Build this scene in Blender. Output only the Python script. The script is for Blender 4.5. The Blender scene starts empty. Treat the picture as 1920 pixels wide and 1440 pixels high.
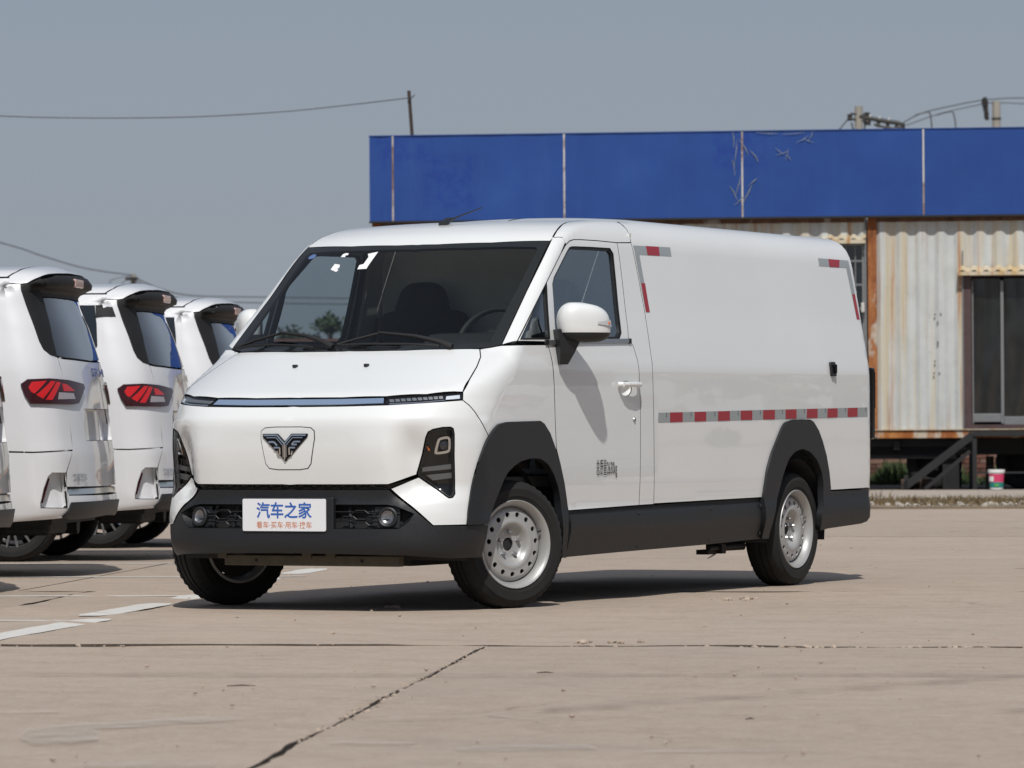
import bpy, bmesh, math, random
import numpy as np
from mathutils import Vector, Matrix
from mathutils.geometry import delaunay_2d_cdt
random.seed(7)
R = math.radians
sc = bpy.context.scene
COL = sc.collection

# ------------------------------------------------------------------ camera, sky, sun
cam = bpy.data.cameras.new('camera'); cam.sensor_width = 36; cam.lens = 159.77
cam.clip_start = .5; cam.clip_end = 6000
camo = bpy.data.objects.new('camera', cam); COL.objects.link(camo)
_y, _p, _r = -0.49192575308847486, 0.009724627966122588, -0.00588689592342297
_f = Vector((math.sin(_y)*math.cos(_p), math.cos(_y)*math.cos(_p), math.sin(_p)))
_r0 = Vector((math.cos(_y), -math.sin(_y), 0)); _u0 = _r0.cross(_f)
_rt = _r0*math.cos(_r) + _u0*math.sin(_r); _up = -_r0*math.sin(_r) + _u0*math.cos(_r)
camo.matrix_world = Matrix(((_rt.x, _up.x, -_f.x, 11.03494), (_rt.y, _up.y, -_f.y, -19.07132), (_rt.z, _up.z, -_f.z, .858), (0, 0, 0, 1)))
sc.camera = camo
cam.dof.use_dof = True; cam.dof.focus_distance = 22.6; cam.dof.aperture_fstop = 9

SUN = Vector((.38, -.65, 1.0)).normalized()
world = bpy.data.worlds.new('World'); sc.world = world; world.use_nodes = True
wn = world.node_tree; bg = wn.nodes['Background']
sky = wn.nodes.new('ShaderNodeTexSky'); sky.sky_type = 'NISHITA'; sky.sun_disc = False
sky.sun_elevation = math.asin(SUN.z); sky.sun_rotation = math.atan2(SUN.x, SUN.y)
sky.dust_density = 1.0; sky.air_density = 1.0; sky.ozone_density = 1.0; sky.altitude = 30
hs = wn.nodes.new('ShaderNodeHueSaturation'); hs.inputs['Saturation'].default_value = .9
hz = wn.nodes.new('ShaderNodeMix'); hz.data_type = 'RGBA'; hz.inputs[0].default_value = .76; hz.inputs[7].default_value = (4.35, 4.95, 6.15, 1)   # smog veil over the whole sky
wn.links.new(sky.outputs[0], hs.inputs['Color']); wn.links.new(hs.outputs[0], hz.inputs[6]); wn.links.new(hz.outputs[2], bg.inputs[0])
bg.inputs[1].default_value = .064
sl = bpy.data.lights.new('sun', 'SUN'); sl.energy = 3.55; sl.angle = R(.8); sl.color = (1, .965, .915)
so = bpy.data.objects.new('sun', sl); COL.objects.link(so)
so.rotation_euler = SUN.to_track_quat('Z', 'Y').to_euler()
vs = sc.view_settings; vs.view_transform = 'Standard'; vs.look = 'None'; vs.gamma = 1; vs.exposure = 0; vs.use_curve_mapping = False
sc.cycles.max_bounces = 10; sc.cycles.transparent_max_bounces = 16; sc.cycles.caustics_reflective = False; sc.cycles.caustics_refractive = False

# ------------------------------------------------------------------ object helpers
def link(o, parent=None, label=None, cat=None, group=None, kind=None):
    COL.objects.link(o)
    if parent is not None: o.parent = parent
    if label: o['label'] = label
    if cat: o['category'] = cat
    if group: o['group'] = group
    if kind: o['kind'] = kind
    return o
def empty(name, loc=(0, 0, 0), rz=0, **k):
    o = bpy.data.objects.new(name, None); o.location = loc; o.rotation_euler = (0, 0, rz); o.empty_display_size = .2
    return link(o, **k)
def mesh_obj(name, v, f, mat, parent=None, smooth=False, normals=None, sharp=None, mats=None, fm=None, **k):
    me = bpy.data.meshes.new(name); me.from_pydata([tuple(p) for p in v], [], [tuple(int(i) for i in q) for q in f])
    if mats:
        for m in mats: me.materials.append(m)
        if fm is not None: me.polygons.foreach_set('material_index', fm)
    else: me.materials.append(mat)
    if smooth:
        me.polygons.foreach_set('use_smooth', [True]*len(me.polygons))
        if sharp is not None:
            me.set_sharp_from_angle(angle=R(sharp))
        if normals is not None:
            me.normals_split_custom_set_from_vertices([tuple(n) for n in normals])
    me.update()
    return link(bpy.data.objects.new(name, me), parent, **k)
class MB:
    def __init__(s): s.v = []; s.f = []
    def add(s, v, f):
        n = len(s.v); s.v += [tuple(p) for p in v]; s.f += [tuple(i+n for i in q) for q in f]
    def box(s, c, d, M=None, rz=0, bev=0):
        x, y, z = d[0]/2, d[1]/2, d[2]/2
        if bev:
            b = min(bev, x*.9, y*.9, z*.9)
            bm = bmesh.new(); bmesh.ops.create_cube(bm, size=1)
            for q in bm.verts: q.co = Vector((q.co.x*d[0], q.co.y*d[1], q.co.z*d[2]))
            bmesh.ops.bevel(bm, geom=bm.edges[:], offset=b, segments=2, affect='EDGES', profile=.5)
            vv = [q.co.copy() for q in bm.verts]; bm.verts.index_update(); ff = [[q.index for q in fa.verts] for fa in bm.faces]; bm.free()
        else:
            vv = [Vector((a, b, e)) for a in (-x, x) for b in (-y, y) for e in (-z, z)]
            ff = [(0, 1, 3, 2), (4, 6, 7, 5), (0, 4, 5, 1), (2, 3, 7, 6), (0, 2, 6, 4), (1, 5, 7, 3)]
        Q = Matrix.Rotation(rz, 3, 'Z') if M is None else M
        s.add([Q @ p + Vector(c) for p in vv], ff); return s
    def bar(s, a, b, w, h=None, up=(0, 0, 1)):
        a = Vector(a); b = Vector(b); d = b-a; L = d.length; d.normalize(); u = Vector(up)
        if abs(d.dot(u)) > .98: u = Vector((1, 0, 0))
        sd = d.cross(u).normalized(); u = sd.cross(d)
        M = Matrix((sd, d, u)).transposed(); return s.box((a+b)/2, (w, L, h or w), M)
    def tube(s, pts, r, n=8, cap=True):
        P = [Vector(p) for p in pts]; rr = r if isinstance(r, (list, tuple)) else [r]*len(P)
        base = len(s.v); pu = None
        for i, p in enumerate(P):
            d = (P[min(i+1, len(P)-1)]-P[max(i-1, 0)]).normalized()
            u = Vector((0, 0, 1)) if pu is None else pu
            if abs(d.dot(u)) > .97: u = Vector((1, 0, 0))
            a = d.cross(u).normalized(); b = a.cross(d); pu = b
            for j in range(n):
                t = 2*math.pi*j/n; s.v.append(tuple(p+a*math.cos(t)*rr[i]+b*math.sin(t)*rr[i]))
        for i in range(len(P)-1):
            for j in range(n):
                k = (j+1) % n; s.f.append((base+i*n+j, base+i*n+k, base+(i+1)*n+k, base+(i+1)*n+j))
        if cap:
            s.f.append(tuple(base+j for j in range(n))[::-1]); s.f.append(tuple(base+(len(P)-1)*n+j for j in range(n)))
        return s
    def lathe(s, prof, n=48, M=None, closed=False):
        """prof: (r, h) about local X axis (h along +X)"""
        M = M or Matrix.Identity(4); base = len(s.v); m = len(prof)
        for j in range(n):
            t = 2*math.pi*j/n
            for r, h in prof: s.v.append(tuple(M @ Vector((h, r*math.cos(t), r*math.sin(t)))))
        for j in range(n):
            k = (j+1) % n
            for i in range(m-1): s.f.append((base+j*m+i, base+k*m+i, base+k*m+i+1, base+j*m+i+1))
        return s
    def prism(s, poly, M, h):
        """poly in local xy, extruded 0..h along local z by matrix M"""
        n = len(poly); s.add([M @ Vector((x, y, h)) for x, y in poly]+[M @ Vector((x, y, 0)) for x, y in poly],
            [tuple(range(n))]+[(i, i+n, (i+1) % n+n, (i+1) % n) for i in range(n)]); return s
    def out(s, name, mat, parent=None, smooth=False, sharp=35, **k):
        return mesh_obj(name, s.v, s.f, mat, parent, smooth=smooth, sharp=sharp if smooth else None, **k)

# ------------------------------------------------------------------ materials
MATS = {}
def nodes(name):
    m = bpy.data.materials.new(name); m.use_nodes = True; nt = m.node_tree; b = nt.nodes['Principled BSDF']; MATS[name] = m
    return m, nt, b
def setp(b, base=None, rough=None, metal=None, coat=None, coatr=None, spec=None, emit=None):
    if base is not None: b.inputs['Base Color'].default_value = (*base, 1)
    if rough is not None: b.inputs['Roughness'].default_value = rough
    if metal is not None: b.inputs['Metallic'].default_value = metal
    if coat is not None: b.inputs['Coat Weight'].default_value = coat
    if coatr is not None: b.inputs['Coat Roughness'].default_value = coatr
    if spec is not None: b.inputs['Specular IOR Level'].default_value = spec
def N(nt, t, **k):
    n = nt.nodes.new('ShaderNode'+t)
    for a, v in k.items():
        if a.startswith('i_'):
            key = a[2:]; key = int(key) if key.isdigit() else key.replace('_', ' ')
            n.inputs[key].default_value = v
        else: setattr(n, a, v)
    return n
def coords(nt, scale=(1, 1, 1), src='Object', loc=(0, 0, 0)):
    tc = N(nt, 'TexCoord'); mp = N(nt, 'Mapping'); mp.inputs['Scale'].default_value = scale; mp.inputs['Location'].default_value = loc
    nt.links.new(tc.outputs[src], mp.inputs['Vector']); return mp.outputs[0]
def noise(nt, vec, scale, detail=4, rough=.6, dist=0):
    n = N(nt, 'TexNoise'); n.inputs['Scale'].default_value = scale; n.inputs['Detail'].default_value = detail
    n.inputs['Roughness'].default_value = rough; n.inputs['Distortion'].default_value = dist
    nt.links.new(vec, n.inputs['Vector']); return n.outputs['Fac']
def ramp(nt, fac, stops, interp='LINEAR'):
    r = N(nt, 'ValToRGB'); e = r.color_ramp.elements; r.color_ramp.interpolation = interp
    while len(e) < len(stops): e.new(.5)
    for q, (p, c) in zip(e, stops): q.position = p; q.color = (*c, 1) if len(c) == 3 else c
    nt.links.new(fac, r.inputs[0]); return r.outputs[0]
def bw(nt, fac, a, b): return ramp(nt, fac, [(a, (0, 0, 0)), (b, (1, 1, 1))])
def mix(nt, fac, a, b, mode='MIX'):
    m = N(nt, 'Mix', data_type='RGBA', blend_type=mode)
    for s, x in ((0, fac), (6, a), (7, b)):
        if isinstance(x, (int, float)): m.inputs[s].default_value = x
        elif isinstance(x, tuple): m.inputs[s].default_value = (*x, 1) if len(x) == 3 else x
        else: nt.links.new(x, m.inputs[s])
    return m.outputs[2]
def math_(nt, op, a, b=0.):
    m = N(nt, 'Math', operation=op)
    for i, x in enumerate((a, b)):
        if isinstance(x, (int, float)): m.inputs[i].default_value = x
        else: nt.links.new(x, m.inputs[i])
    return m.outputs[0]
def bump(nt, b, h, strength=.3, dist=.01):
    n = N(nt, 'Bump'); n.inputs['Strength'].default_value = strength; n.inputs['Distance'].default_value = dist
    nt.links.new(h, n.inputs['Height']); nt.links.new(n.outputs[0], b.inputs['Normal'])
def simple(name, base, rough=.5, metal=0, coat=0, coatr=.03, var=0., scale=20, spec=None, bmp=0):
    m, nt, b = nodes(name); setp(b, base, rough, metal, coat, coatr, spec)
    if var or bmp:
        n = noise(nt, coords(nt), scale, 5)
        if var:
            c = ramp(nt, n, [(.25, tuple(x*(1-var) for x in base)), (.75, tuple(min(1, x*(1+var)) for x in base))]); nt.links.new(c, b.inputs['Base Color'])
            rr = N(nt, 'MapRange'); rr.inputs[3].default_value = max(.02, rough-.08); rr.inputs[4].default_value = min(1, rough+.08)
            nt.links.new(n, rr.inputs[0]); nt.links.new(rr.outputs[0], b.inputs['Roughness'])
        if bmp: bump(nt, b, n, bmp, .004)
    return m
def car_paint(name, base):
    m, nt, b = nodes(name); setp(b, base, .38, 0, 1., .015, .5); b.inputs['Coat IOR'].default_value = 1.62
    v = coords(nt); n = noise(nt, v, 1.7, 2, .5)          # gentle waviness of pressed sheet metal
    bn = N(nt, 'Bump'); bn.inputs['Strength'].default_value = .12; bn.inputs['Distance'].default_value = .012
    nt.links.new(n, bn.inputs['Height']); nt.links.new(bn.outputs[0], b.inputs['Coat Normal'])
    d = noise(nt, coords(nt, (1, 1, 1), loc=(3, 1, 2)), 1.1, 6, .65)
    c = ramp(nt, d, [(.3, tuple(x*.955 for x in base)), (.7, base)]); nt.links.new(c, b.inputs['Base Color'])
    # road film low on the body
    return m
WHITE = car_paint('van_white_paint', (.775, .790, .786))
WHITE2 = car_paint('carrier_white_paint', (.715, .72, .735))
BLACKP = simple('textured_black_plastic', (.011, .0125, .015), .5, var=.15, scale=60, bmp=.15)
BLACKD = simple('dull_black', (.012, .012, .013), .7, var=.2, scale=12)
PIANO = simple('gloss_black', (.006, .006, .007), .10, spec=.3)
RUBBER = simple('rubber_and_gap_shade', (.010, .010, .011), .55)
TYRE, nt, b = nodes('tyre_rubber'); setp(b, None, .85)
_n = noise(nt, coords(nt), 9, 6, .7); nt.links.new(ramp(nt, _n, [(.35, (.006, .006, .0065)), (.62, (.011, .0105, .010)), (.80, (.030, .026, .021))]), b.inputs['Base Color']); bump(nt, b, _n, .2, .004)
STEELW = simple('silver_wheel_paint', (.39, .39, .385), .42, .3, coat=.15, coatr=.25, var=.06, scale=9)
CHROME = simple('chrome', (.70, .70, .70), .12, 1)
CHROMED = simple('sky_tinted_light_bar', (.58, .74, .95), .22, .85, coat=.6)  # light bar: blue of the mirrored sky put into its base colour
ALLOY = simple('machined_alloy', (.60, .61, .63), .22, .9, var=.05)
ALUM = simple('anodised_trim', (.36, .37, .38), .35, .8)
OLIVE = simple('primer_crossbeam', (.085, .075, .052), .6, var=.25, scale=18)
HEADL = simple('headliner', (.42, .43, .41), .9)
BULK = simple('bulkhead_paint', (.62, .66, .63), .6, var=.05)
DASH = simple('dash_plastic', (.011, .0115, .012), .6, bmp=.1, scale=80)
FABR = simple('seat_cloth', (.007, .007, .008), .9, bmp=.2, scale=90)
PAPER = simple('white_paper', (.80, .80, .80), .8, var=.04)
PLATEM = simple('plate_white', (.78, .79, .82), .35, coat=.3)
BLUEINK = simple('blue_print', (.035, .125, .44), .45)
ORANGE = simple('orange_print', (.60, .20, .07), .5)
BLACKINK = simple('black_print', (.02, .02, .025), .5)
TAPEW = simple('silver_reflective_tape', (.36, .39, .40), .35, .25, var=.08, scale=120)
TAPER = simple('red_reflective_tape', (.34, .022, .035), .32, .1, var=.12, scale=120)
REDLENS = simple('red_lens', (.032, .002, .003), .16, coat=.2)
REDBR = simple('bright_red_lens', (.55, .009, .011), .22, coat=.3)
REPL = simple('repeater_lens', (.62, .62, .63), .15, .2, coat=.8)
CLEARL = simple('clear_lens', (.42, .37, .37), .12, .3, coat=1.)
AMBER = simple('amber_lens', (.75, .16, .02), .2, coat=.5)
DARKGL = simple('privacy_glass', (.006, .010, .014), .03, coat=1., coatr=.01)
FOGR = simple('fog_reflector', (.30, .30, .31), .3, .9, var=.5, scale=60); BLADE = simple('white_light_guide', (.70, .76, .82), .3, coat=.6)
STICK = simple('sticker_blue', (.09, .15, .32), .5, var=.4, scale=120)
BLADED = simple('smoked_light_blade', (.13, .135, .14), .3, .3)
PINKL = simple('unlit_brake_lens', (.52, .33, .30), .25, coat=.5)
def glass(name, tint, refl=(1., 1., 1.), k=1.8):
    m = bpy.data.materials.new(name); m.use_nodes = True; nt = m.node_tree; MATS[name] = m
    for n in list(nt.nodes):
        if n.type != 'OUTPUT_MATERIAL': nt.nodes.remove(n)
    o = nt.nodes[0]; t = N(nt, 'BsdfTransparent'); t.inputs[0].default_value = (*tint, 1); g = N(nt, 'BsdfGlossy'); g.inputs['Roughness'].default_value = .015
    g.inputs[0].default_value = (*refl, 1); fr = N(nt, 'LayerWeight'); fr.inputs[0].default_value = .5; mx = N(nt, 'MixShader')
    # both faces of a pane reflect
    f2 = math_(nt, 'POWER', fr.outputs['Facing'], 5.); f2 = math_(nt, 'MULTIPLY', f2, .957); f2 = math_(nt, 'ADD', f2, .043); f2 = math_(nt, 'MULTIPLY', f2, k); f2 = math_(nt, 'MINIMUM', f2, 1.)
    nt.links.new(f2, mx.inputs[0]); nt.links.new(t.outputs[0], mx.inputs[1]); nt.links.new(g.outputs[0], mx.inputs[2]); nt.links.new(mx.outputs[0], o.inputs[0])
    return m
SCREEN = glass('windscreen_glass', (.78, .81, .80), (1., 1., 1.), .75)
SIDEGL = glass('side_glass', (.64, .72, .77), (.86, .95, 1.), 3.3)
LENSGL = glass('lamp_cover', (.96, .965, .97), (1., 1., 1.), .75)

# ------------------------------------------------------------------ body surfaces (metres)
def interp(x, xs, ys):
    # monotone cubic (Fritsch-Carlson) on arrays
    xs=np.asarray(xs,float); ys=np.asarray(ys,float)
    h=np.diff(xs); d=np.diff(ys)/h
    m=np.zeros_like(xs)
    m[0]=d[0]; m[-1]=d[-1]
    for i in range(1,len(xs)-1):
        if d[i-1]*d[i]<=0: m[i]=0
        else:
            w1=2*h[i]+h[i-1]; w2=h[i]+2*h[i-1]
            m[i]=(w1+w2)/(w1/d[i-1]+w2/d[i])
    x=np.asarray(x,float); xc=np.clip(x,xs[0],xs[-1])
    i=np.clip(np.searchsorted(xs,xc)-1,0,len(xs)-2)
    t=(xc-xs[i])/h[i]
    v=((1+2*t)*(1-t)**2)*ys[i]+t*(1-t)**2*h[i]*m[i]+t*t*(3-2*t)*ys[i+1]+t*t*(t-1)*h[i]*m[i+1]
    v=v+np.where(x<xs[0],(x-xs[0])*m[0],0)+np.where(x>xs[-1],(x-xs[-1])*m[-1],0)
    return v
def smax(a,b,r):
    h=np.maximum(r-np.abs(a-b),0)/r
    return np.maximum(a,b)+h*h*r*.25
WZ=[.18,.28,.385,.43,.475,.60,.95,1.13,1.175,1.205,1.32,1.45,1.62,1.80,1.95]
WX=[.790,.818,.8465,.845,.8375,.842,.844,.8430,.8395,.8340,.813,.788,0.760,.731,.705]
FZ=[.20,.27,.33,.45,.55,.62,.70,.78,.865,.897,.918,.97,1.005]
FY=[-.60,-.705,-.725,-.715,-.693,-.701,-.711,-.716,-.715,-.710,-.696,-.660,-.632]
HZ=[1.00,1.03,1.10,1.17,1.24,1.30]   # bonnet
HY=[-.637,-.580,-.428,-.275,-.125,.005]
SZ=[1.15,1.24,1.50,1.78,1.84,1.90,1.94]  # screen and header
SY=[-.235,-.125,.200,.555,.660,.850,1.35]
def fr(z,zs,ys,k):
    e=1e-3
    v=interp(z,zs,ys); s=(interp(z+e,zs,ys)-interp(z-e,zs,ys))/(2*e)
    return v,np.sqrt(1+s*s)
def body_f(x,y,z):
    ax=np.abs(x)
    side=ax-interp(z,WZ,WX)
    u=np.minimum(ax/.84,1.15)
    yf,k1=fr(z,FZ,FY,1); B=interp(z,[.25,.6,.86,1.0],[.30,.26,.32,.32])
    bw_=B*u**5.2
    pk=np.clip((z-.50)/.10,0,1)*np.clip((.922-z)/.20,0,1); pk=pk*pk*(3-2*pk)
    bw_=bw_*(1-pk)+pk*interp(ax,[0,.38,.51,.56,.615,.70,.77,.85],[0,.0,.014,.052,.122,.160,.205,.30])
    front=(yf+bw_-y)/k1
    yh,k2=fr(z,HZ,HY,1)
    hood=(yh+.20*u**4.0-y)/k2
    ys,k3=fr(z,SZ,SY,1)
    scr=(ys+.15*u**2.4-y)/k3
    roof=z-(1.945-.03*(ax/.65)**2-.012*np.clip((y-1.5)/2.6,0,1))
    rear=y-(4.257-.05*(ax/.8)**4-.05*np.clip(z-1.5,0,1))
    nose=smax(front,np.minimum(hood,scr),.03)
    rs=np.clip(.10-(z-1.0)*.25,.045,.10)
    f=smax(nose,side,rs)
    f=smax(f,roof,.15)
    f=smax(f,rear,.05)
    f=smax(f,.2-z,.03)
    return f
MPV_T = np.radians(-66.6)
MZ = [.20, .33, .50, .87, 1.05, 1.19, 1.46, 1.78]
MX = [.82, .875, .895, .90, .90, .888, .83, .75]
RZ = [.28, .36, .42, .50, .72, .82, 1.0, 1.24, 1.26, 1.46, 1.68, 1.705, 1.75, 1.84]
RY = [.26, .36, .38, .37, .36, .345, .325, .285, .28, .215, .14, .225, .245, .205]
def mpv_f(x, y, z):
    ax = np.abs(x); u = np.minimum(ax/.88, 1.2)
    side = ax-interp(z, MZ, MX)
    yr, k = fr(z, RZ, RY, 1)
    rear = (y-(yr-.16*u**3.2))/np.minimum(k, 2.)
    roof = z-(1.842-.05*(ax/.7)**2-.03*np.clip((-1.6-y)/1.5, 0, 2)**2)
    scr = ((z-1.0)*1.5-(y+3.35))/1.8
    hood = z-(1.03+.09*(y+3.3))
    front = (-4.35+.25*u**3+.12*np.abs(z-.6)-y)
    nose = smax(front, np.minimum(hood, scr), .1)
    f = smax(side, rear, .15)
    f = smax(f, roof, .16)
    f = smax(f, nose, .1)
    return smax(f, .30-z, .05)

_s = .5**.5
_q = np.array([1, -.55, .75]); _q /= np.linalg.norm(_q); _qa = np.cross([0, 0, 1], _q); _qa /= np.linalg.norm(_qa)
_w = np.array([.55, .5, .67]); _w /= np.linalg.norm(_w); _wa = np.cross([0, 0, 1], _w); _wa /= np.linalg.norm(_wa)
CH = dict(S=((1, 0, 0), (0, 1, 0), (0, 0, 1)), F=((0, -1, 0), (1, 0, 0), (0, 0, 1)), H=((0, -_s, _s), (1, 0, 0), (0, _s, _s)),
          C=((_s, -_s, 0), (_s, _s, 0), (0, 0, 1)), T=((_s, 0, _s), (0, 1, 0), (-_s, 0, _s)), P=(_q, _qa, np.cross(_q, _qa)),
          R=((0, 1, 0), (-1, 0, 0), (0, 0, 1)), K=((_s, _s, 0), (-_s, _s, 0), (0, 0, 1)), Q=(_w, _wa, np.cross(_w, _wa)), U=((0, 0, 1), (1, 0, 0), (0, 1, 0)))
CH = {k: tuple(np.array(v, float) for v in q) for k, q in CH.items()}

def solve(f, ch, ab, level=0.):
    """points of the surface f=level over chart coordinates ab, first hit from outside"""
    d, a, b = CH[ch]; ab = np.asarray(ab, float).reshape(-1, 2)
    P = ab[:, :1]*a+ab[:, 1:]*b; n = len(P); lo = np.full(n, np.nan); ts = np.arange(5.4, -3.2, -.09); done = np.zeros(n, bool)
    for t in ts:
        if done.all(): break
        w = np.nonzero(~done)[0]; q = P[w]+d*t; w = w[f(q[:, 0], q[:, 1], q[:, 2])-level <= 0]; lo[w] = t; done[w] = True
    lo = np.where(np.isnan(lo), -3.2, lo); hi = lo+.09
    for _ in range(20):
        m = (lo+hi)/2; q = P+d*m[:, None]; ins = f(q[:, 0], q[:, 1], q[:, 2])-level <= 0
        lo = np.where(ins, m, lo); hi = np.where(ins, hi, m)
    return P+d*lo[:, None]
def grad(f, p, e=2e-3):
    g = np.stack([f(*(p+np.eye(3)[i]*e).T)-f(*(p-np.eye(3)[i]*e).T) for i in range(3)], 1)
    return g/np.maximum(np.linalg.norm(g, axis=1), 1e-9)[:, None]
def to_chart(p, ch): d, a, b = CH[ch]; p = np.atleast_2d(p); return [(float(q@a), float(q@b)) for q in p]
def rechart(f, pts, c0, c1): return to_chart(solve(f, c0, pts), c1)
def area2(P): P = np.asarray(P); x, y = P[:, 0], P[:, 1]; return (x*np.roll(y, -1)-np.roll(x, -1)*y).sum()
def resample(P, step):
    out = []
    for i in range(len(P)):
        a = np.asarray(P[i], float); b = np.asarray(P[(i+1) % len(P)], float); n = max(1, int(np.ceil(np.linalg.norm(b-a)/step)))
        out += [a+(b-a)*k/n for k in range(n)]
    return np.array(out)
def inset(P, d):
    P = np.asarray(P, float); sg = 1 if area2(P) > 0 else -1
    e = np.roll(P, -1, 0)-P; e /= np.maximum(np.linalg.norm(e, axis=1), 1e-9)[:, None]
    nrm = np.stack([-e[:, 1], e[:, 0]], 1)*sg; n0 = np.roll(nrm, 1, 0); m = n0+nrm; L = np.maximum((m*m).sum(1), .5)
    return P+m*(2*d/L)[:, None]
def inside(P, q):
    x, y = q[:, 0], q[:, 1]; r = np.zeros(len(q), bool); n = len(P)
    for i in range(n):
        x0, y0 = P[i]; x1, y1 = P[(i+1) % n]
        if y0 == y1: continue
        r ^= ((y0 > y) != (y1 > y)) & (x < (x1-x0)*(y-y0)/(y1-y0)+x0)
    return r
def round_poly(P, cut=.35, corner=38, it=2, lim=.03):
    """rounds the gentle corners of a traced outline, keeps the sharp ones"""
    for _ in range(it):
        out = []; n = len(P)
        for i in range(n):
            a, b, c = (np.array(P[(i+k) % n], float) for k in (-1, 0, 1)); u = b-a; v = c-b
            an = math.degrees(abs(math.atan2(u[0]*v[1]-u[1]*v[0], u@v)))
            if an > corner or an < 2: out.append(b)
            else: lu, lv = np.linalg.norm(u), np.linalg.norm(v); out += [b-u*min(cut*.5, lim/lu), b+v*min(cut*.5, lim/lv)]
        P = out
    return [tuple(p) for p in P]

def build_panel(f, ch, outline, level=0., holes=(), step=.035, flange=.022, gap=.0025, wall_only=False):
    """returns verts, faces, normals of a pressed panel with turned-in edges"""
    loops = [np.asarray(outline, float)]+[np.asarray(h, float) for h in holes]
    loops = [resample(l, step) for l in loops]
    mids = [np.abs(solve(f, ch, l, level)[:, 0]) < .006 for l in loops]
    if gap:
        for k in range(len(loops)):
            ins = inset(loops[k], gap if k == 0 else -gap); loops[k] = np.where(mids[k][:, None], loops[k], ins)
    lo = loops[0].min(0); hi = loops[0].max(0)
    gx = np.arange(lo[0]+step/2, hi[0], step); gy = np.arange(lo[1]+step/2, hi[1], step*.87)
    G = np.array([(x+(step/2 if j % 2 else 0), y) for j, y in enumerate(gy) for x in gx]).reshape(-1, 2)
    if len(G):
        ok = inside(loops[0], G)
        for h in loops[1:]: ok &= ~inside(h, G)
        B = np.concatenate([resample(l, step*.5) for l in loops]); G = G[ok]
        if len(G):
            dmin = np.full(len(G), 9.)
            for i in range(0, len(B), 64): dmin = np.minimum(dmin, np.sqrt(((G[:, None]-B[None, i:i+64])**2).sum(2)).min(1))
            G = G[dmin > step*.45]
    V2 = [Vector(p) for l in loops for p in l]+[Vector(p) for p in G]; E = []; k = 0
    for l in loops: E += [(k+i, k+(i+1) % len(l)) for i in range(len(l))]; k += len(l)
    r = delaunay_2d_cdt(V2, E, [], 0, 1e-6); vv = np.array([tuple(p) for p in r[0]]); orig = r[3]
    T = np.array([t for t in r[2] if len(t) == 3]); cen = vv[T].mean(1); ok = inside(loops[0], cen)
    for h in loops[1:]: ok &= ~inside(h, cen)
    T = T[ok]
    vm = {}
    for i, o in enumerate(orig):
        for q in o: vm.setdefault(q, i)
    P = solve(f, ch, vv, level); k = 0; mid = set()
    for l, m in zip(loops, mids):
        for i in range(len(l)):
            if m[i] and (k+i) in vm: mid.add(vm[k+i])
        k += len(l)
    for i in mid: P[i, 0] = 0
    nr = grad(f, P); d = CH[ch][0]
    e1 = P[T[:, 1]]-P[T[:, 0]]; e2 = P[T[:, 2]]-P[T[:, 0]]; fl = (np.cross(e1, e2)*nr[T[:, 0]]).sum(1) < 0; T[fl] = T[fl][:, ::-1]
    verts = [tuple(p) for p in P]; faces = [tuple(t) for t in T]; norms = [tuple(q) for q in nr]
    if flange:
        ed = {}
        for t in T:
            for a, b in ((t[0], t[1]), (t[1], t[2]), (t[2], t[0])):
                if (b, a) in ed: del ed[(b, a)]
                else: ed[(a, b)] = 1
        idx = {}
        def cp(i):
            if i not in idx:
                n0 = len(verts); p = P[i]; verts.append(tuple(p)); q = p-nr[i]*flange
                if i in mid: q[0] = 0
                verts.append(tuple(q)); norms.extend([(0, 0, 0)]*2); idx[i] = n0
            return idx[i]
        for a, b in ed:
            if a in mid and b in mid: continue
            A, B = cp(a), cp(b); faces.append((A, A+1, B+1, B))
    return verts, faces, norms
def mirror(g):
    v, f, n = g; return [(-x, y, z) for x, y, z in v], [q[::-1] for q in f], [(-a, b, c) for a, b, c in n]
def merge(*gs):
    V, F, Nn = [], [], []
    for v, f, n in gs: k = len(V); V += v; F += [tuple(i+k for i in q) for q in f]; Nn += n
    return V, F, Nn
def pobj(name, g, mat, parent, **k):
    # shade of the panel gaps is painted on white panels' turned-in edges
    if mat in (WHITE, WHITE2) and 'wall' not in name: k = dict(k, mats=[mat, RUBBER], fm=[int(len(q) == 4) for q in g[1]])
    return mesh_obj(name, g[0], g[1], mat, parent, smooth=True, normals=g[2], **k)
def panel(name, f, ch, outline, mat, parent, sides='both', **k):
    """sides: left, right = single; both = two mirrored objects; joined = both halves in one object"""
    kw = {a: k.pop(a) for a in ('label',) if a in k}
    g = build_panel(f, ch, outline, **k)
    if sides == 'left': return [pobj(name, g, mat, parent, **kw)]
    if sides == 'right': return [pobj(name, mirror(g), mat, parent, **kw)]
    if sides == 'joined': return [pobj(name, merge(g, mirror(g)), mat, parent, **kw)]
    return [pobj(name, g, mat, parent, **kw), pobj(name, mirror(g), mat, parent, **kw)]
def seal(name, f, ch, outline, mat, parent, w=.012, level=.0, sides='both', flange=.016, step=.05):
    P = np.asarray(outline, float); return panel(name, f, ch, P, mat, parent, sides=sides, holes=[inset(P, w)], level=level, step=step, gap=0, flange=flange)
def wall(f, ch, outline, l0, l1, step=.03):
    P = resample(np.asarray(outline, float), step); A = solve(f, ch, P, l0); B = solve(f, ch, P, l1); n = len(P)
    return [tuple(p) for p in A]+[tuple(p) for p in B], [(i, (i+1) % n, n+(i+1) % n, n+i) for i in range(n)], [(0, 0, 0)]*(2*n)
def full(half): return list(half)+[(-a, b) for a, b in half[::-1] if abs(a) > 1e-6]
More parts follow.
